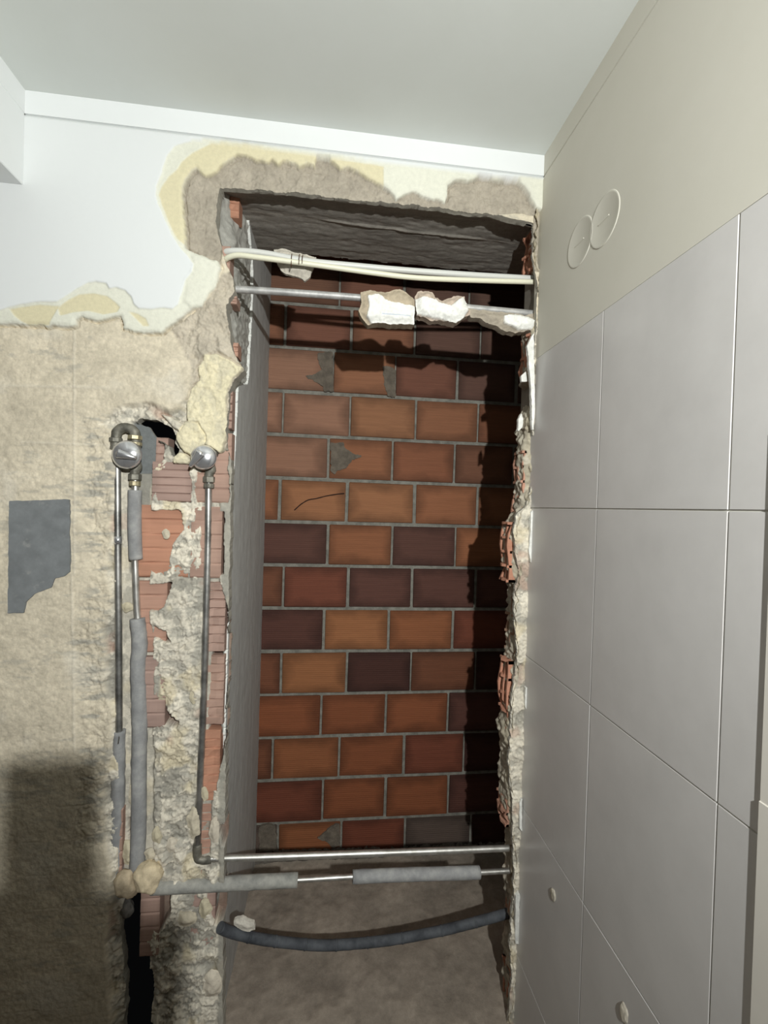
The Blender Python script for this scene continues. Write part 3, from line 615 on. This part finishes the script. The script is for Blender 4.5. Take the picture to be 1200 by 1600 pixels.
def broken_hollow_brick(parent, x_end, x_root, y0, y1, z0, z1, colr, seed, ny=2, nz=3):
    """hollow clay block snapped across its length: webs of unequal length around open cells"""
    rs = np.random.RandomState(seed); vs_, fs = [], []; tk = 0.008
    def web(ya, yb, za, zb_, along):
        n = 5; base = len(vs_)
        for i in range(n + 1):
            f_ = i / n; x = x_end + abs(rs.randn()) * 0.007 + 0.004 * math.sin(i * 1.7 + seed)
            y_, z_ = (ya + (yb - ya) * f_, (za + zb_) / 2) if along == 'y' else ((ya + yb) / 2, za + (zb_ - za) * f_)
            for s in (-1, 1):
                oy, oz = (0, s * tk / 2) if along == 'y' else (s * tk / 2, 0)
                vs_.append((x, y_ + oy, z_ + oz)); vs_.append((x_root, y_ + oy, z_ + oz))
        for i in range(n):
            a = base + i * 4; c = a + 4
            fs.extend([(a, a + 2, c + 2, c), (a + 1, a, c, c + 1), (a + 2, a + 3, c + 3, c + 2)])
        fs.extend([(base, base + 1, base + 3, base + 2), (base + n * 4, base + n * 4 + 2, base + n * 4 + 3, base + n * 4 + 1)])
    for k in range(nz + 1):
        z = z0 + tk / 2 + (z1 - z0 - tk) * k / nz; web(y0, y1, z, z, 'y')
    for k in range(ny + 1):
        y = y0 + tk / 2 + (y1 - y0 - tk) * k / ny; web(y, y, z0, z1, 'z')
    # back of the cells, in shadow
    vs_.extend([(x_root - 0.004, y0, z0), (x_root - 0.004, y1, z0), (x_root - 0.004, y1, z1), (x_root - 0.004, y0, z1)]); q = len(vs_)
    fs.append((q - 4, q - 3, q - 2, q - 1))
    o = mesh_obj('brick', vs_, fs, MT['rough_brick'], parent, smooth=False); o.color = colr; return o
for k, (pa, pb, ex) in enumerate([(365, 430, 0.0), (527, 590, 0.0), (706, 800, 0.004), (815, 906, 0.0), (1026, 1130, 0.0), (1236, 1275, 0.0), (930, 1015, 0.010), (1500, 1560, 0.006), (1370, 1420, 0.006)]):
    za, zb_ = onY(790, pb, YS)[2], onY(790, pa, YS)[2]; xe = float(silx((za + zb_) / 2)) - 0.008 + ex
    broken_hollow_brick(wb, xe, max(xe + 0.07, XR + 0.02), 1.335, 1.405, za, zb_, [L4(182, 130, 106), L4(190, 136, 112), L4(180, 136, 115)][k % 3] if k != 6 else L4(150, 120, 100), 40 + k, 2, max(2, int((zb_ - za) / 0.045)))
# bits of white plaster still clinging along the corner with the tiles
for k, pts in enumerate([[(829, 800), (834, 796), (834, 870), (830, 880), (826, 860), (829, 830)], [(810, 655), (815, 645), (818, 655), (816, 668), (810, 674)], [(814, 588), (822, 580), (824, 596), (815, 596)],
                         [(812, 1255), (816, 1245), (816, 1300), (812, 1295)], [(806, 1400), (812, 1395), (811, 1475), (805, 1475)], [(822, 1075), (824, 1070), (823, 1115), (820, 1100)], [(824, 540), (834, 520), (836, 640), (832, 690), (830, 610)]]):
    slab('plaster_scrap', pts, YW - 0.001 + (0.03 if k in (1, 2) else 0), 0.012, MT['coat'], wb, base=(224, 223, 216), rough=0.002, seed=700 + k, st=0.002, warp=0.003)

# ================================================================== THE SHAFT
ws = S(box('wall_shaft', (-0.42, YB + 0.006, 0.0), (1.25, YB + 0.14, 3.1), MT['mortar']))
S(box('wall_shaft_side', (1.05, YW + 0.16, 0.0), (1.15, YB + 0.01, 3.1), MT['mortar']))
gx, gy = np.meshgrid(np.arange(-0.42, 1.06, 0.008), np.arange(YW - 0.005, YB + 0.02, 0.008), indexing='ij')
nb_, nm = fbm(gx, gy, 6, 801, 4), fbm(gx, gy, 40, 811, 4, 0.6)
gz = 0.004 + nb_ * 0.02 + nm * 0.008
cl = np.tile(s2l((150, 139, 126)), gx.shape + (1,)) * (1 + 0.7 * nb_ + 0.5 * nm)[..., None]
S(grid_mesh('floor_shaft', np.stack([gx, gy, gz], -1), np.clip(cl, 0.01, 0.9), MT['coat']))
# brick courses: joint positions along each course, tone of each brick
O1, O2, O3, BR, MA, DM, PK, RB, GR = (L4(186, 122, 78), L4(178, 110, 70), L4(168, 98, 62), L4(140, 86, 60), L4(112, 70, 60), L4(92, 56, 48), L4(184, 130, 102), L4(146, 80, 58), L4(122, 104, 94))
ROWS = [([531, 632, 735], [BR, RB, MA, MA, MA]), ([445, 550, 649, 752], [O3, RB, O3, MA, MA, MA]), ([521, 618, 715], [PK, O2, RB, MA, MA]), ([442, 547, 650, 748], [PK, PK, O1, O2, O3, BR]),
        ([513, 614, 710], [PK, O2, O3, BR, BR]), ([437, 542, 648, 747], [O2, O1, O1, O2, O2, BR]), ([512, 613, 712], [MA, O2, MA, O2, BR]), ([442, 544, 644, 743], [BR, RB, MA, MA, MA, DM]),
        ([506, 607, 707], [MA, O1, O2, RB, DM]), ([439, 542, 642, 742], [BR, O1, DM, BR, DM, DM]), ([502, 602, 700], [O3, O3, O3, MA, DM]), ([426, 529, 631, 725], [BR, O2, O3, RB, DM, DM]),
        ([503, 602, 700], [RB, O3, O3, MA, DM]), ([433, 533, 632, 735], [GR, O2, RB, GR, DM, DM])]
zj0 = onY(417, 609, YB)[2]; pitch = 0.1910
rs = random.Random(21)
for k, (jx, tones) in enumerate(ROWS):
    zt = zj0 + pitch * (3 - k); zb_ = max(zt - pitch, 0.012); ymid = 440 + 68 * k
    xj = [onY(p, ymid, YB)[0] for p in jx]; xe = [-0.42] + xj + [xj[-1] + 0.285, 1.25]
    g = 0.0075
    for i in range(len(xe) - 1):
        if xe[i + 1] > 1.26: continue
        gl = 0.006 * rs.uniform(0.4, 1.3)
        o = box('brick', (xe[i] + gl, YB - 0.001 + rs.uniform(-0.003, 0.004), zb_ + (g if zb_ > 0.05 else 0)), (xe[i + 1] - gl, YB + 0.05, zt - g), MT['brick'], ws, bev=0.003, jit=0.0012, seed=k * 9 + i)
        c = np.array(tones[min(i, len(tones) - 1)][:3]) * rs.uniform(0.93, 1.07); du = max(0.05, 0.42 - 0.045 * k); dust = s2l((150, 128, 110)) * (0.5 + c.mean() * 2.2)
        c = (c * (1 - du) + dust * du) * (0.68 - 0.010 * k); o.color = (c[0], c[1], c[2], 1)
# courses above, lost in the dark of the shaft
for k in range(3):
    zt = zj0 + pitch * (4 + k)
    for i in range(6):
        x0 = -0.42 + 0.285 * i - (0.14 if k % 2 else 0)
        o = box('brick', (max(x0, -0.42) + 0.005, YB, zt - pitch + 0.007), (x0 + 0.28, YB + 0.05, zt - 0.007), MT['brick'], ws, bev=0.003); o.color = BR
# mortar squeezed over the brick faces
for k, pts in enumerate([[(497, 551), (520, 549), (521, 612), (506, 612), (505, 603), (492, 597), (478, 588), (492, 583), (503, 578), (496, 562)], [(598, 572), (610, 572), (618, 580), (618, 621), (606, 620), (600, 600)],
                         [(516, 691), (536, 691), (540, 702), (553, 708), (565, 712), (550, 720), (540, 732), (527, 735), (523, 742), (517, 735)], [(519, 1290), (531, 1288), (532, 1322), (521, 1325), (506, 1314), (496, 1309), (506, 1303)],
                         [(404, 1292), (420, 1288), (431, 1292), (432, 1330), (405, 1330)]]):
    slab('mortar_smear', pts, YB - 0.007, 0.014, MT['smear'], ws, base=(100, 92, 80), rough=0.006, seed=820 + k, st=0.004, warp=0.012)
o = slab('foot_strip', [(396, 1342), (432, 1334), (560, 1330), (780, 1322), (850, 1322), (850, 1345), (396, 1352)], YB - 0.02, 0.05, MT['coat'], ws, base=(104, 98, 90), rough=0.02, seed=860, st=0.006, warp=0.03)  # rough darker strip along the foot of the shaft wall
o.name = 'wall_foot_strip'
ck = [V(x, y, YB - 0.0032) for x, y in ((460, 797), (470, 788), (482, 781), (494, 779), (505, 776), (520, 773), (538, 771))]
tube('crack', smooth_path(ck, 3), [0.001, 0.0022] + [0.0026] * 15 + [0.0012] * 2 if False else 0.0024, MT['crack'], ws, n=6, wob=0.5)

# ================================================================== PIPES AND CABLES
def steel_run(name, pts, rad, mat, label, cat='pipe', sub=8, n=18):
    o = tube(name, smooth_path(pts, sub), rad, mat, None, n); tag(o, label, cat); return o
# two white conduits across the top of the opening
def conduit(pts, Y, rad, mat, label):
    root = tube('electrical_conduit', smooth_path([V(x, y, yy) for (x, y, yy) in pts], 8), rad, mat, None, 18); tag(root, label, 'conduit', 'conduits across the opening'); return root
cu = conduit([(346, 397, 1.345), (358, 393, 1.33), (385, 393, 1.328), (420, 397, 1.33), (480, 408, 1.335), (560, 416, 1.34), (640, 423, 1.345), (740, 430, 1.35), (846, 436, 1.36)], 0, 0.0088, MT['conduit'], 'thicker grey-white plastic conduit, the upper of two crossing the opening')
cl_ = conduit([(348, 410, 1.336), (356, 403, 1.320), (372, 399, 1.312), (400, 402, 1.310), (440, 407, 1.313), (500, 415, 1.320), (580, 426, 1.326), (650, 434, 1.331), (740, 438, 1.336), (846, 441, 1.344)], 0, 0.0074, MT['conduit2'], 'thinner cream plastic conduit, the lower of two crossing the opening')
def tie(px_, py0, py1, parent):
    a, b_ = V(px_, py0, 1.318), V(px_ - 1, py1, 1.308); c = V(px_ - 1, py1, 1.335); d = V(px_, py0, 1.35)
    tube('wire_tie', smooth_path([a, (a + b_) / 2 - Vector((0, 0.004, 0)), b_, c, d, a], 4), 0.0011, MT['wire'], parent, 6)
tie(456, 398, 416, cl_); tie(468, 398, 412, cu); tie(473, 399, 411, cu)
def chunk_white(white, line=None):
    wp = wallpoly(white, 1.322)
    def f(gx, gz, nm, col, yy):
        s = sdf(gx + nm * 0.004, gz + nm * 0.004, wp); t = sstep(0.001, -0.001, s)
        col = cmix(col, s2l((230, 229, 222)), t); yy = yy - t * 0.008 + t * nm * 0.0 
        if line is not None:
            a, b_ = wallpoly(line, 1.322); e = b_ - a; tt = np.clip(((gx - a[0]) * e[0] + (gz - a[1]) * e[1]) / (e @ e), 0, 1)
            col = cmix(col, s2l((150, 165, 190)), sstep(0.0022, 0.0, np.hypot(gx - a[0] - tt * e[0], gz - a[1] - tt * e[1])) * 0.9)
        return col, yy
    return f
CH = [([(427, 386), (445, 385), (460, 391), (480, 394), (494, 400), (492, 406), (487, 420), (485, 430), (475, 436), (465, 430), (450, 426), (437, 418), (432, 405)], 1.345, 0.03, None, 'small grey lump of old plaster clamped behind the tied white conduits', (188, 181, 168)),
      ([(564, 454), (580, 450), (593, 453), (602, 455), (612, 451), (625, 449), (636, 454), (645, 462), (649, 467), (648, 506), (620, 506), (591, 503), (575, 505), (565, 495), (561, 483), (565, 470)], 1.325, 0.05,
       chunk_white([(575, 461), (591, 459), (601, 467), (620, 473), (652, 479), (652, 510), (590, 508), (580, 502), (573, 494), (577, 478)], [(597, 491), (641, 494)]), 'square-cut block of white plaster with a pencil line, gripping the thin steel pipe', (178, 164, 142)),
      ([(650, 460), (655, 453), (665, 451), (677, 453), (681, 462), (692, 467), (703, 462), (716, 459), (727, 461), (729, 470), (732, 477), (738, 482), (735, 490), (727, 495), (713, 504), (700, 501), (687, 498), (676, 499), (665, 494), (651, 491)], 1.325, 0.05,
       chunk_white([(648, 467), (668, 463), (684, 471), (705, 477), (724, 462), (731, 470), (733, 484), (724, 497), (713, 503), (700, 499), (665, 492), (648, 489)]), 'ragged white plaster lump with a notched top, middle one on the steel pipe', (182, 166, 150)),
      ([(733, 479), (753, 482), (793, 486), (812, 487), (823, 490), (836, 486), (844, 499), (840, 516), (828, 514), (807, 519), (791, 515), (777, 507), (761, 502), (753, 495), (737, 493)], 1.325, 0.05,
       chunk_white([(788, 493), (807, 490), (823, 493), (839, 502), (833, 513), (809, 514), (788, 505)]), 'long beige mortar lump tapering along the steel pipe to the tiled wall', (166, 156, 140))]
for k, (pts, Y, th, cf, lab, base) in enumerate(CH):
    o = slab('plaster_lump', pts, Y, th, MT['coat'], None, cf, base=base, rough=0.012, seed=900 + 11 * k, st=0.002, warp=0.006, crown=0.012, skirt_col=s2l(base) * 0.9); tag(o, lab, 'plaster lump', 'lumps of plaster on the pipes')
steel_run('steel_pipe', [V(352, 451, 1.35), V(450, 457, 1.35), V(570, 466, 1.35), V(700, 478, 1.35), V(842, 491, 1.35)], 0.0102, MT['galv'], 'thin steel pipe near the top that carries white plaster lumps')
# lower steel pipe coming off the right-hand riser
steel_run('steel_pipe', [V(312, 1342, YW + 0.035), V(420, 1339, 1.335), V(560, 1334, 1.34), V(700, 1329, 1.345), V(800, 1325, 1.35)], 0.0095, MT['steel'], 'bright bare steel pipe crossing low in front of the bricks')
# insulated lower pipe
ip = empty('insulated_pipe', V(560, 1372, 1.345)); tag(ip, 'low steel pipe with two grey foam sleeves crossing the opening', 'pipe')
tube('pipe', smooth_path([V(222, 1387, YW + 0.03), V(330, 1381, 1.332), V(465, 1375, 1.342), V(550, 1370, 1.345), V(650, 1367, 1.347), V(750, 1363, 1.35), V(806, 1360, 1.352)], 6), 0.0078, MT['steel'], ip)
tube('foam_sleeve', smooth_path([V(238, 1386, YW + 0.03), V(300, 1383, 1.328), V(345, 1381, 1.333), V(400, 1378, 1.338), V(465, 1375, 1.342)], 6), 0.0192, MT['dustfoam'], ip, 20, 0.09, 3)
tube('foam_sleeve', smooth_path([V(551, 1370, 1.345), V(620, 1367, 1.346), V(690, 1365, 1.348), V(749, 1363, 1.35)], 6), 0.0182, MT['foam'], ip, 20, 0.07, 9)
adopt(ip)
# hose slung across the bottom
hp = smooth_path([V(344, 1449, 1.31), V(360, 1456, 1.325), (V(400, 1466, 1.35)), V(450, 1473, 1.37), V(505, 1477, 1.38), V(560, 1474, 1.385), V(620, 1467, 1.39), V(690, 1454, 1.39), V(750, 1439, 1.39), V(800, 1425, 1.385)], 8)
hs = tube('sagging_hose', hp, 0.0142, MT['hose'], None, 16, 0.05); tag(hs, 'dark grey corrugated hose sagging across the bottom of the opening', 'hose')
for k, i in enumerate(range(14, len(hp) - 4, 7)):
    t = (hp[i + 1] - hp[i]).normalized(); tube('hose_rib', [hp[i] - t * 0.003, hp[i] - t * 0.0015, hp[i] + t * 0.0015, hp[i] + t * 0.003], [0.0142, 0.0154, 0.0154, 0.0142], MT['hose'], hs, 16)
o = slab('plaster_chip', [(365, 1441), (378, 1438), (390, 1443), (397, 1445), (398, 1455), (390, 1459), (376, 1456), (364, 1449)], 1.318, 0.02, MT['coat'], None, base=(196, 190, 178), rough=0.01, seed=960, st=0.002, crown=0.006)
tag(o, 'small pale plaster chip lying on the left end of the sagging hose', 'plaster chip')

YP = YW + 0.030
# left riser: steel, then foam lower down
lr = empty('left_riser_pipe', V(183, 1330, YP)); tag(lr, 'dark steel riser pipe furthest left, disappearing into torn grey foam below', 'pipe'); lr.name = 'riser_pipe'
tube('pipe', smooth_path([V(183, 700, YP + 0.006), V(183.5, 760, YP), V(184.5, 900, YP), V(185.5, 1000, YP), V(186, 1160, YP)], 6), 0.0092, MT['dsteel'], lr)
tube('foam_sleeve', smooth_path([V(186, 1141, YP + 0.004), V(186, 1200, YP + 0.008), V(184, 1260, YP + 0.012), V(183, 1330, YP + 0.014), V(186, 1400, YP + 0.02)], 6), [0.0155] * 8 + [0.0175] * 17, MT['foam'], lr, 18, 0.22, 4)
tube('pipe_clip', [V(184.3, 838, YP), V(184.3, 850, YP)], 0.0106, MT['chrome'], lr)
adopt(lr)
# middle riser under the left valve
mr_ = empty('riser_pipe', V(216, 1370, YP)); tag(mr_, 'steel riser under the left valve, wrapped in grey foam above and below', 'pipe')
tube('pipe', smooth_path([V(211, 738, YP), V(211.5, 770, YP), V(211, 860, YP), V(212, 900, YP - 0.002), V(214, 950, YP), V(217, 990, YP), V(219, 1100, YP), V(217, 1380, YP)], 8), 0.0090, MT['steel'], mr_)
tube('foam_sleeve', smooth_path([V(211, 766, YP), V(210.5, 800, YP), V(211, 840, YP), V(212.5, 874, YP)], 6), 0.0178, MT['foam'], mr_, 18, 0.05, 2)
tube('foam_sleeve', smooth_path([V(215, 966, YP), V(218.5, 1005, YP - 0.002), V(216, 1040, YP), V(217.5, 1100, YP), V(218.5, 1140, YP - 0.002), V(217, 1200, YP), V(217, 1280, YP), V(215, 1340, YP), V(214, 1375, YP)], 6), 0.0196, MT['foam'], mr_, 18, 0.12, 7)
adopt(mr_)
# right riser under the right valve, turning at the foot
r2 = empty('riser_pipe', V(308, 1340, YP)); tag(r2, 'long bare steel riser under the right valve, beside the reveal', 'pipe')
tube('pipe', smooth_path([V(326, 742, YP), V(325, 850, YP), V(321, 1000, YP), V(317, 1120, YP), V(312, 1240, YP), V(308, 1334, YP + 0.004)], 6), [0.0096] * 31, MT['dsteel'], r2)
tube('elbow', smooth_path([V(309, 1318, YP + 0.003), V(308, 1332, YP + 0.003), V(310, 1341, YP + 0.003), V(318, 1343, YP + 0.003), V(330, 1342, YP + 0.003)], 5), 0.0122, MT['fitting'], r2, 16, 0.15)
adopt(r2)
# rough mortar balls where the chases meet
def rock(name, c, size, base, seed, label):
    bm = bmesh.new(); bmesh.ops.create_icosphere(bm, subdivisions=4, radius=1.0); rs_ = np.random.RandomState(seed); off = Vector(rs_.rand(3) * 40)
    pl_ = [Vector(rs_.randn(3)).normalized() for _ in range(14)]
    cols = []
    for v in bm.verts:
        d = v.co.normalized(); h = 1.0
        for p in pl_:
            q = d.dot(p)
            if q > 0.05: h = min(h, 0.80 / q)
        n_ = mnoise.fractal(d * 2.2 + off, 0.8, 2.1, 5); h = h * (1 + 0.09 * n_)
        v.co = Vector((d.x * size[0], d.y * size[1], d.z * size[2])) * h; cols.append(s2l(base) * (1 + 0.25 * n_))
    me = bpy.data.meshes.new(name); bm.to_mesh(me); bm.free(); me.polygons.foreach_set('use_smooth', [True] * len(me.polygons)); set_col(me, np.clip(np.array(cols), 0.01, 0.9))
    o = link(name, me, MT['coat']); o.location = c; return tag(o, label, 'mortar lump')
rock('mortar_lump', V(231, 1372, YW + 0.012), (0.041, 0.034, 0.045), (202, 186, 156), 3, 'rounded beige mortar ball sitting where the foam pipe turns')
rock('mortar_lump', V(199, 1381, YW + 0.018), (0.037, 0.03, 0.043), (184, 168, 142), 8, 'duller mortar lump just left of the rounded beige ball')
rock('mortar_lump', V(198, 1420, YW + 0.05), (0.02, 0.02, 0.024), (120, 116, 110), 12, 'small grey stone inside the dark slot below the mortar balls')

# ---- two concealed stop valves
def hexnut(name, c, rad, h, mat, parent, axis='z', n=6, rot=0.0):
    vs_, fs = [], []
    prof = [(rad * 0.86, -h / 2), (rad, -h / 2 + h * 0.12), (rad, h / 2 - h * 0.12), (rad * 0.86, h / 2)]
    for (rr_, hh) in prof:
        for k in range(n):
            a = 2 * math.pi * k / n + rot; p = (rr_ * math.cos(a), rr_ * math.sin(a), hh) if axis == 'z' else (rr_ * math.cos(a), hh, rr_ * math.sin(a))
            vs_.append(Vector(p) + Vector(c))
    for i in range(3):
        for k in range(n): fs.append((i * n + k, i * n + (k + 1) % n, (i + 1) * n + (k + 1) % n, (i + 1) * n + k))
    fs.append(tuple(range(n))[::-1]); fs.append(tuple(3 * n + k for k in range(n)))
    return mesh_obj(name, vs_, fs, mat, parent, smooth=False)
def valve(cpx, cpy, rad, lever_px, label, with_loop, out_px):
    c = V(cpx, cpy, YW - 0.012); root = empty('stop_valve', c); tag(root, label, 'valve', 'chrome stop valves')
    T = Matrix.Translation(c)
    lathe('valve_body', [(0.010, -0.055), (0.017, -0.055), (0.019, -0.04), (0.019, -0.016), (0.016, -0.012), (0.016, 0.0), (0.006, 0.0)], MT['fitting'], root, 24, T)
    prof = [(rad * 0.3, -0.012), (rad * 0.98, -0.012), (rad, -0.009)] + [(rad * math.cos(a), -0.009 + 0.020 * math.sin(a)) for a in np.linspace(0.12, 1.45, 9)]
    lathe('chrome_dome', prof, MT['chrome'], root, 40, T)
    # teardrop lever with its boss and screw
    e = V(lever_px[0], lever_px[1], YW - 0.03) - c; bp_ = V(lever_px[2], lever_px[3], YW - 0.03) - c
    ax = Vector((e.x - bp_.x, 0, e.z - bp_.z)); ln = ax.length; ax.normalize(); sdv = Vector((-ax.z, 0, ax.x))
    vs_, fs = [], []; n_ = 14; ring = []
    for i in range(n_ + 1):
        f_ = i / n_; wd = 0.0105 * (1 - f_) ** 0.5 * (1 - 0.25 * f_) + 0.0028; 
        ctr = c + Vector((bp_.x, -0.016, bp_.z)) + ax * (ln * f_ - 0.004) + Vector((0, -0.006 + 0.010 * f_ * f_, 0))
        for (s, dy) in ((-1, 0.003), (-0.8, -0.002), (0, -0.0042), (0.8, -0.002), (1, 0.003)): vs_.append(ctr + sdv * (s * wd) + Vector((0, dy, 0)))
    for i in range(n_):
        for k in range(5): fs.append((i * 5 + k, i * 5 + (k + 1) % 5, (i + 1) * 5 + (k + 1) % 5, (i + 1) * 5 + k))
    fs.append((0, 4, 3, 2, 1)); q = n_ * 5; fs.append((q, q + 1, q + 2, q + 3, q + 4))
    lv = mesh_obj('lever', vs_, fs, MT['chrome'], root)
    Tb = Matrix.Translation(c + Vector((bp_.x, -0.018, bp_.z)))
    bs_ = lathe('screw_boss', [(0.0075, -0.006), (0.0078, 0.004), (0.006, 0.0065), (0.0035, 0.0065), (0.0035, 0.005), (0.0005, 0.005)], MT['steel'], root, 20, Tb)
    # outlet with nut
    o_ = V(out_px[0], out_px[1], YP)
    tube('outlet', smooth_path([c + Vector((0.002, 0.038, 0)), (c + Vector((0.006, 0.038, -0.005)) + o_) / 2 + Vector((0.006, 0.004, 0)), o_ + Vector((0, 0, 0.012)), o_ + Vector((0, 0, -0.012))], 5), 0.0125, MT['fitting'], root, 16, 0.1)
    hexnut('nut', o_ + Vector((0, 0, -0.006)), 0.0168, 0.018, MT['fitting'], root, rot=0.4); hexnut('nut', o_ + Vector((0, 0, -0.024)), 0.0148, 0.014, MT['fitting'] if not with_loop else MT['brass'], root, n=12)
    if with_loop:
        loop = smooth_path([V(181, 702, YP), V(181, 688, YP - 0.002), V(184, 674, YP - 0.004), V(196, 668, YP - 0.004), V(209, 674, YP - 0.004), V(213, 690, YP - 0.002), V(211, 708, YP)], 6)
        tube('return_bend', loop, 0.0135, MT['fitting'], root, 18, 0.12)
        hexnut('nut', V(181, 688, YP - 0.002), 0.0178, 0.013, MT['fitting'], root, n=8); hexnut('nut', V(181, 700, YP), 0.0150, 0.010, MT['fitting'], root, n=12)
        hexnut('nut', V(211, 684, YP - 0.006), 0.0192, 0.012, MT['brass'], root, n=8); hexnut('nut', V(212, 694, YP - 0.004), 0.0165, 0.010, MT['brass'], root, n=12)
    else:
        tube('inlet', smooth_path([c + Vector((0.012, 0.04, 0.01)), c + Vector((0.022, 0.04, 0.018)), V(330, 697, YP + 0.004)], 4), 0.011, MT['fitting'], root, 14, 0.15)
    adopt(root); return root
valve(196, 710, 0.0385, (214, 716, 187, 709), 'left chrome stop valve with a return bend looped above it', True, (211, 742))
valve(317, 714, 0.0345, (294, 731, 312, 709), 'right chrome stop valve with its lever pointing down to the left', False, (327, 746))

# ================================================================== THINGS ON THE TILED WALL
for k, (px_, py_, rad, lab) in enumerate([(906, 379, 0.058, 'round painted blanking cover nearer the broken wall, lower of two'), (944, 344, 0.058, 'round painted blanking cover nearer the camera, upper of two')]):
    c = onX(px_, py_); n = 40; root = empty('blanking_cover', c); tag(root, lab, 'wall cover', 'round wall covers')
    def disc(name, prof, mat):
        vs_, fs = [], []
        for (rr_, h) in prof:
            for q in range(n):
                a = 2 * math.pi * q / n; vs_.append((XR - h, c[1] + rr_ * math.cos(a), c[2] + rr_ * math.sin(a)))
        for i in range(len(prof) - 1):
            for q in range(n): fs.append((i * n + q, i * n + (q + 1) % n, (i + 1) * n + (q + 1) % n, (i + 1) * n + q))
        fs.append(tuple((len(prof) - 1) * n + q for q in range(n)))
        return mesh_obj(name, vs_, fs, mat, root)
    disc('cover_plate', [(rad, -0.001), (rad, 0.0006), (rad - 0.001, 0.0012), (rad - 0.004, 0.0014), (rad - 0.006, 0.0009), (0.001, 0.0009)], MT['paint'])
    box('slot', (XR - 0.0022, c[1] - 0.020, c[2] - 0.0018), (XR - 0.0005, c[1] + 0.020, c[2] + 0.0018), MT['paint'], root, bev=0.0006)
    adopt(root)
# drips of old adhesive on the lower tiles
for k, (px_, py_, sz, lab) in enumerate([(865, 1398, (0.004, 0.013, 0.018), 'small dried plaster drip on the tile by the broken corner'), (976, 1584, (0.005, 0.012, 0.02), 'dried plaster drip low on the tiles at the bottom edge')]):
    p = onX(px_, py_); o = rock('plaster_drip', (XR - 0.001, p[1], p[2]), sz, (196, 188, 172), 30 + k, lab); o['category'] = 'plaster drip'
# thin white door lining at the right edge
dl = empty('door_lining', (XR, 0.5, 0.0)); tag(dl, 'thin white door lining along the right edge of the picture', 'door lining')
box('upper_board', (XR - 0.0036, YD - 0.01, 1.19), (XR, 0.552, 1.70), MT['white'], dl, bev=0.0006, segs=2)
box('lower_board', (XR - 0.005, YD - 0.01, 0.0), (XR, 0.5525, 1.192), MT['white'], dl, bev=0.0008, segs=3)
adopt(dl)

# ================================================================== BEHIND THE CAMERA
lamp = empty('work_lamp', LAMP); tag(lamp, 'black work lamp on a tripod behind the camera, shining at the wall', 'lamp')
QL = LDIR.to_track_quat('-Y', 'Z'); ML = Matrix.Translation(Vector(LAMP)) @ QL.to_matrix().to_4x4()
def lampbox(name, lo_, hi_, mat, bev=0.0):
    o = box(name, lo_, hi_, mat, lamp, bev=bev, segs=2); o.data.transform(ML); return o
lampbox('housing', (-0.055, 0.012, -0.045), (0.055, 0.05, 0.045), MT['black'], 0.006)
lampbox('lens', (-0.045, 0.009, -0.035), (0.045, 0.0125, 0.035), MT['bulb'])
tube('pole', [(LAMP[0], LAMP[1] - 0.035, LAMP[2] - 0.04), (LAMP[0], LAMP[1] - 0.035, 0.5)], 0.012, MT['black'], lamp)
for k in range(3):
    a = 2 * math.pi * k / 3 + 1.6; tube('leg', [(LAMP[0], LAMP[1] - 0.035, 0.55), (LAMP[0] + 0.28 * math.cos(a), LAMP[1] - 0.035 + 0.4 * math.sin(a), 0.012)], 0.009, MT['black'], lamp)
adopt(lamp)
lo.parent = lamp; lo.location = (0, 0, 0)

# the phone that took the picture, just behind the viewpoint: its shadow falls low on the left of the wall
ph = empty('smartphone', (-0.025, -0.012, 1.47)); tag(ph, 'black phone just behind the viewpoint', 'phone')
box('body', (-0.064, -0.016, 1.465), (0.013, -0.007, 1.631), MT['black'], ph, bev=0.003, segs=2)
box('screen', (-0.059, -0.0165, 1.475), (0.009, -0.0158, 1.62), MT['hose'], ph)
adopt(ph)
st_ = empty('hand_shadow_blocker', (-0.03, -0.03, 0.0)); tag(st_, 'unseen black blocks on a pole, added to cast the hand and arm shadow', 'shadow blocker')  # added blocks on a pole that throw the shadow of hand and arm
box('upper_shadow_block', (-0.10, -0.05, 1.42), (0.046, -0.017, 1.535), MT['black'], st_, bev=0.008, segs=2)
box('lower_shadow_block', (-0.09, -0.055, 1.28), (0.088, -0.02, 1.512), MT['black'], st_, bev=0.007, segs=2)
tube('pole', [(-0.03, -0.035, 1.34), (-0.03, -0.035, 0.55)], 0.014, MT['black'], st_)
for k in range(3):
    a = 2 * math.pi * k / 3 + 0.5; tube('leg', [(-0.03, -0.035, 0.6), (-0.03 + 0.32 * math.cos(a), -0.035 + 0.32 * math.sin(a), 0.01)], 0.011, MT['black'], st_)
adopt(st_)
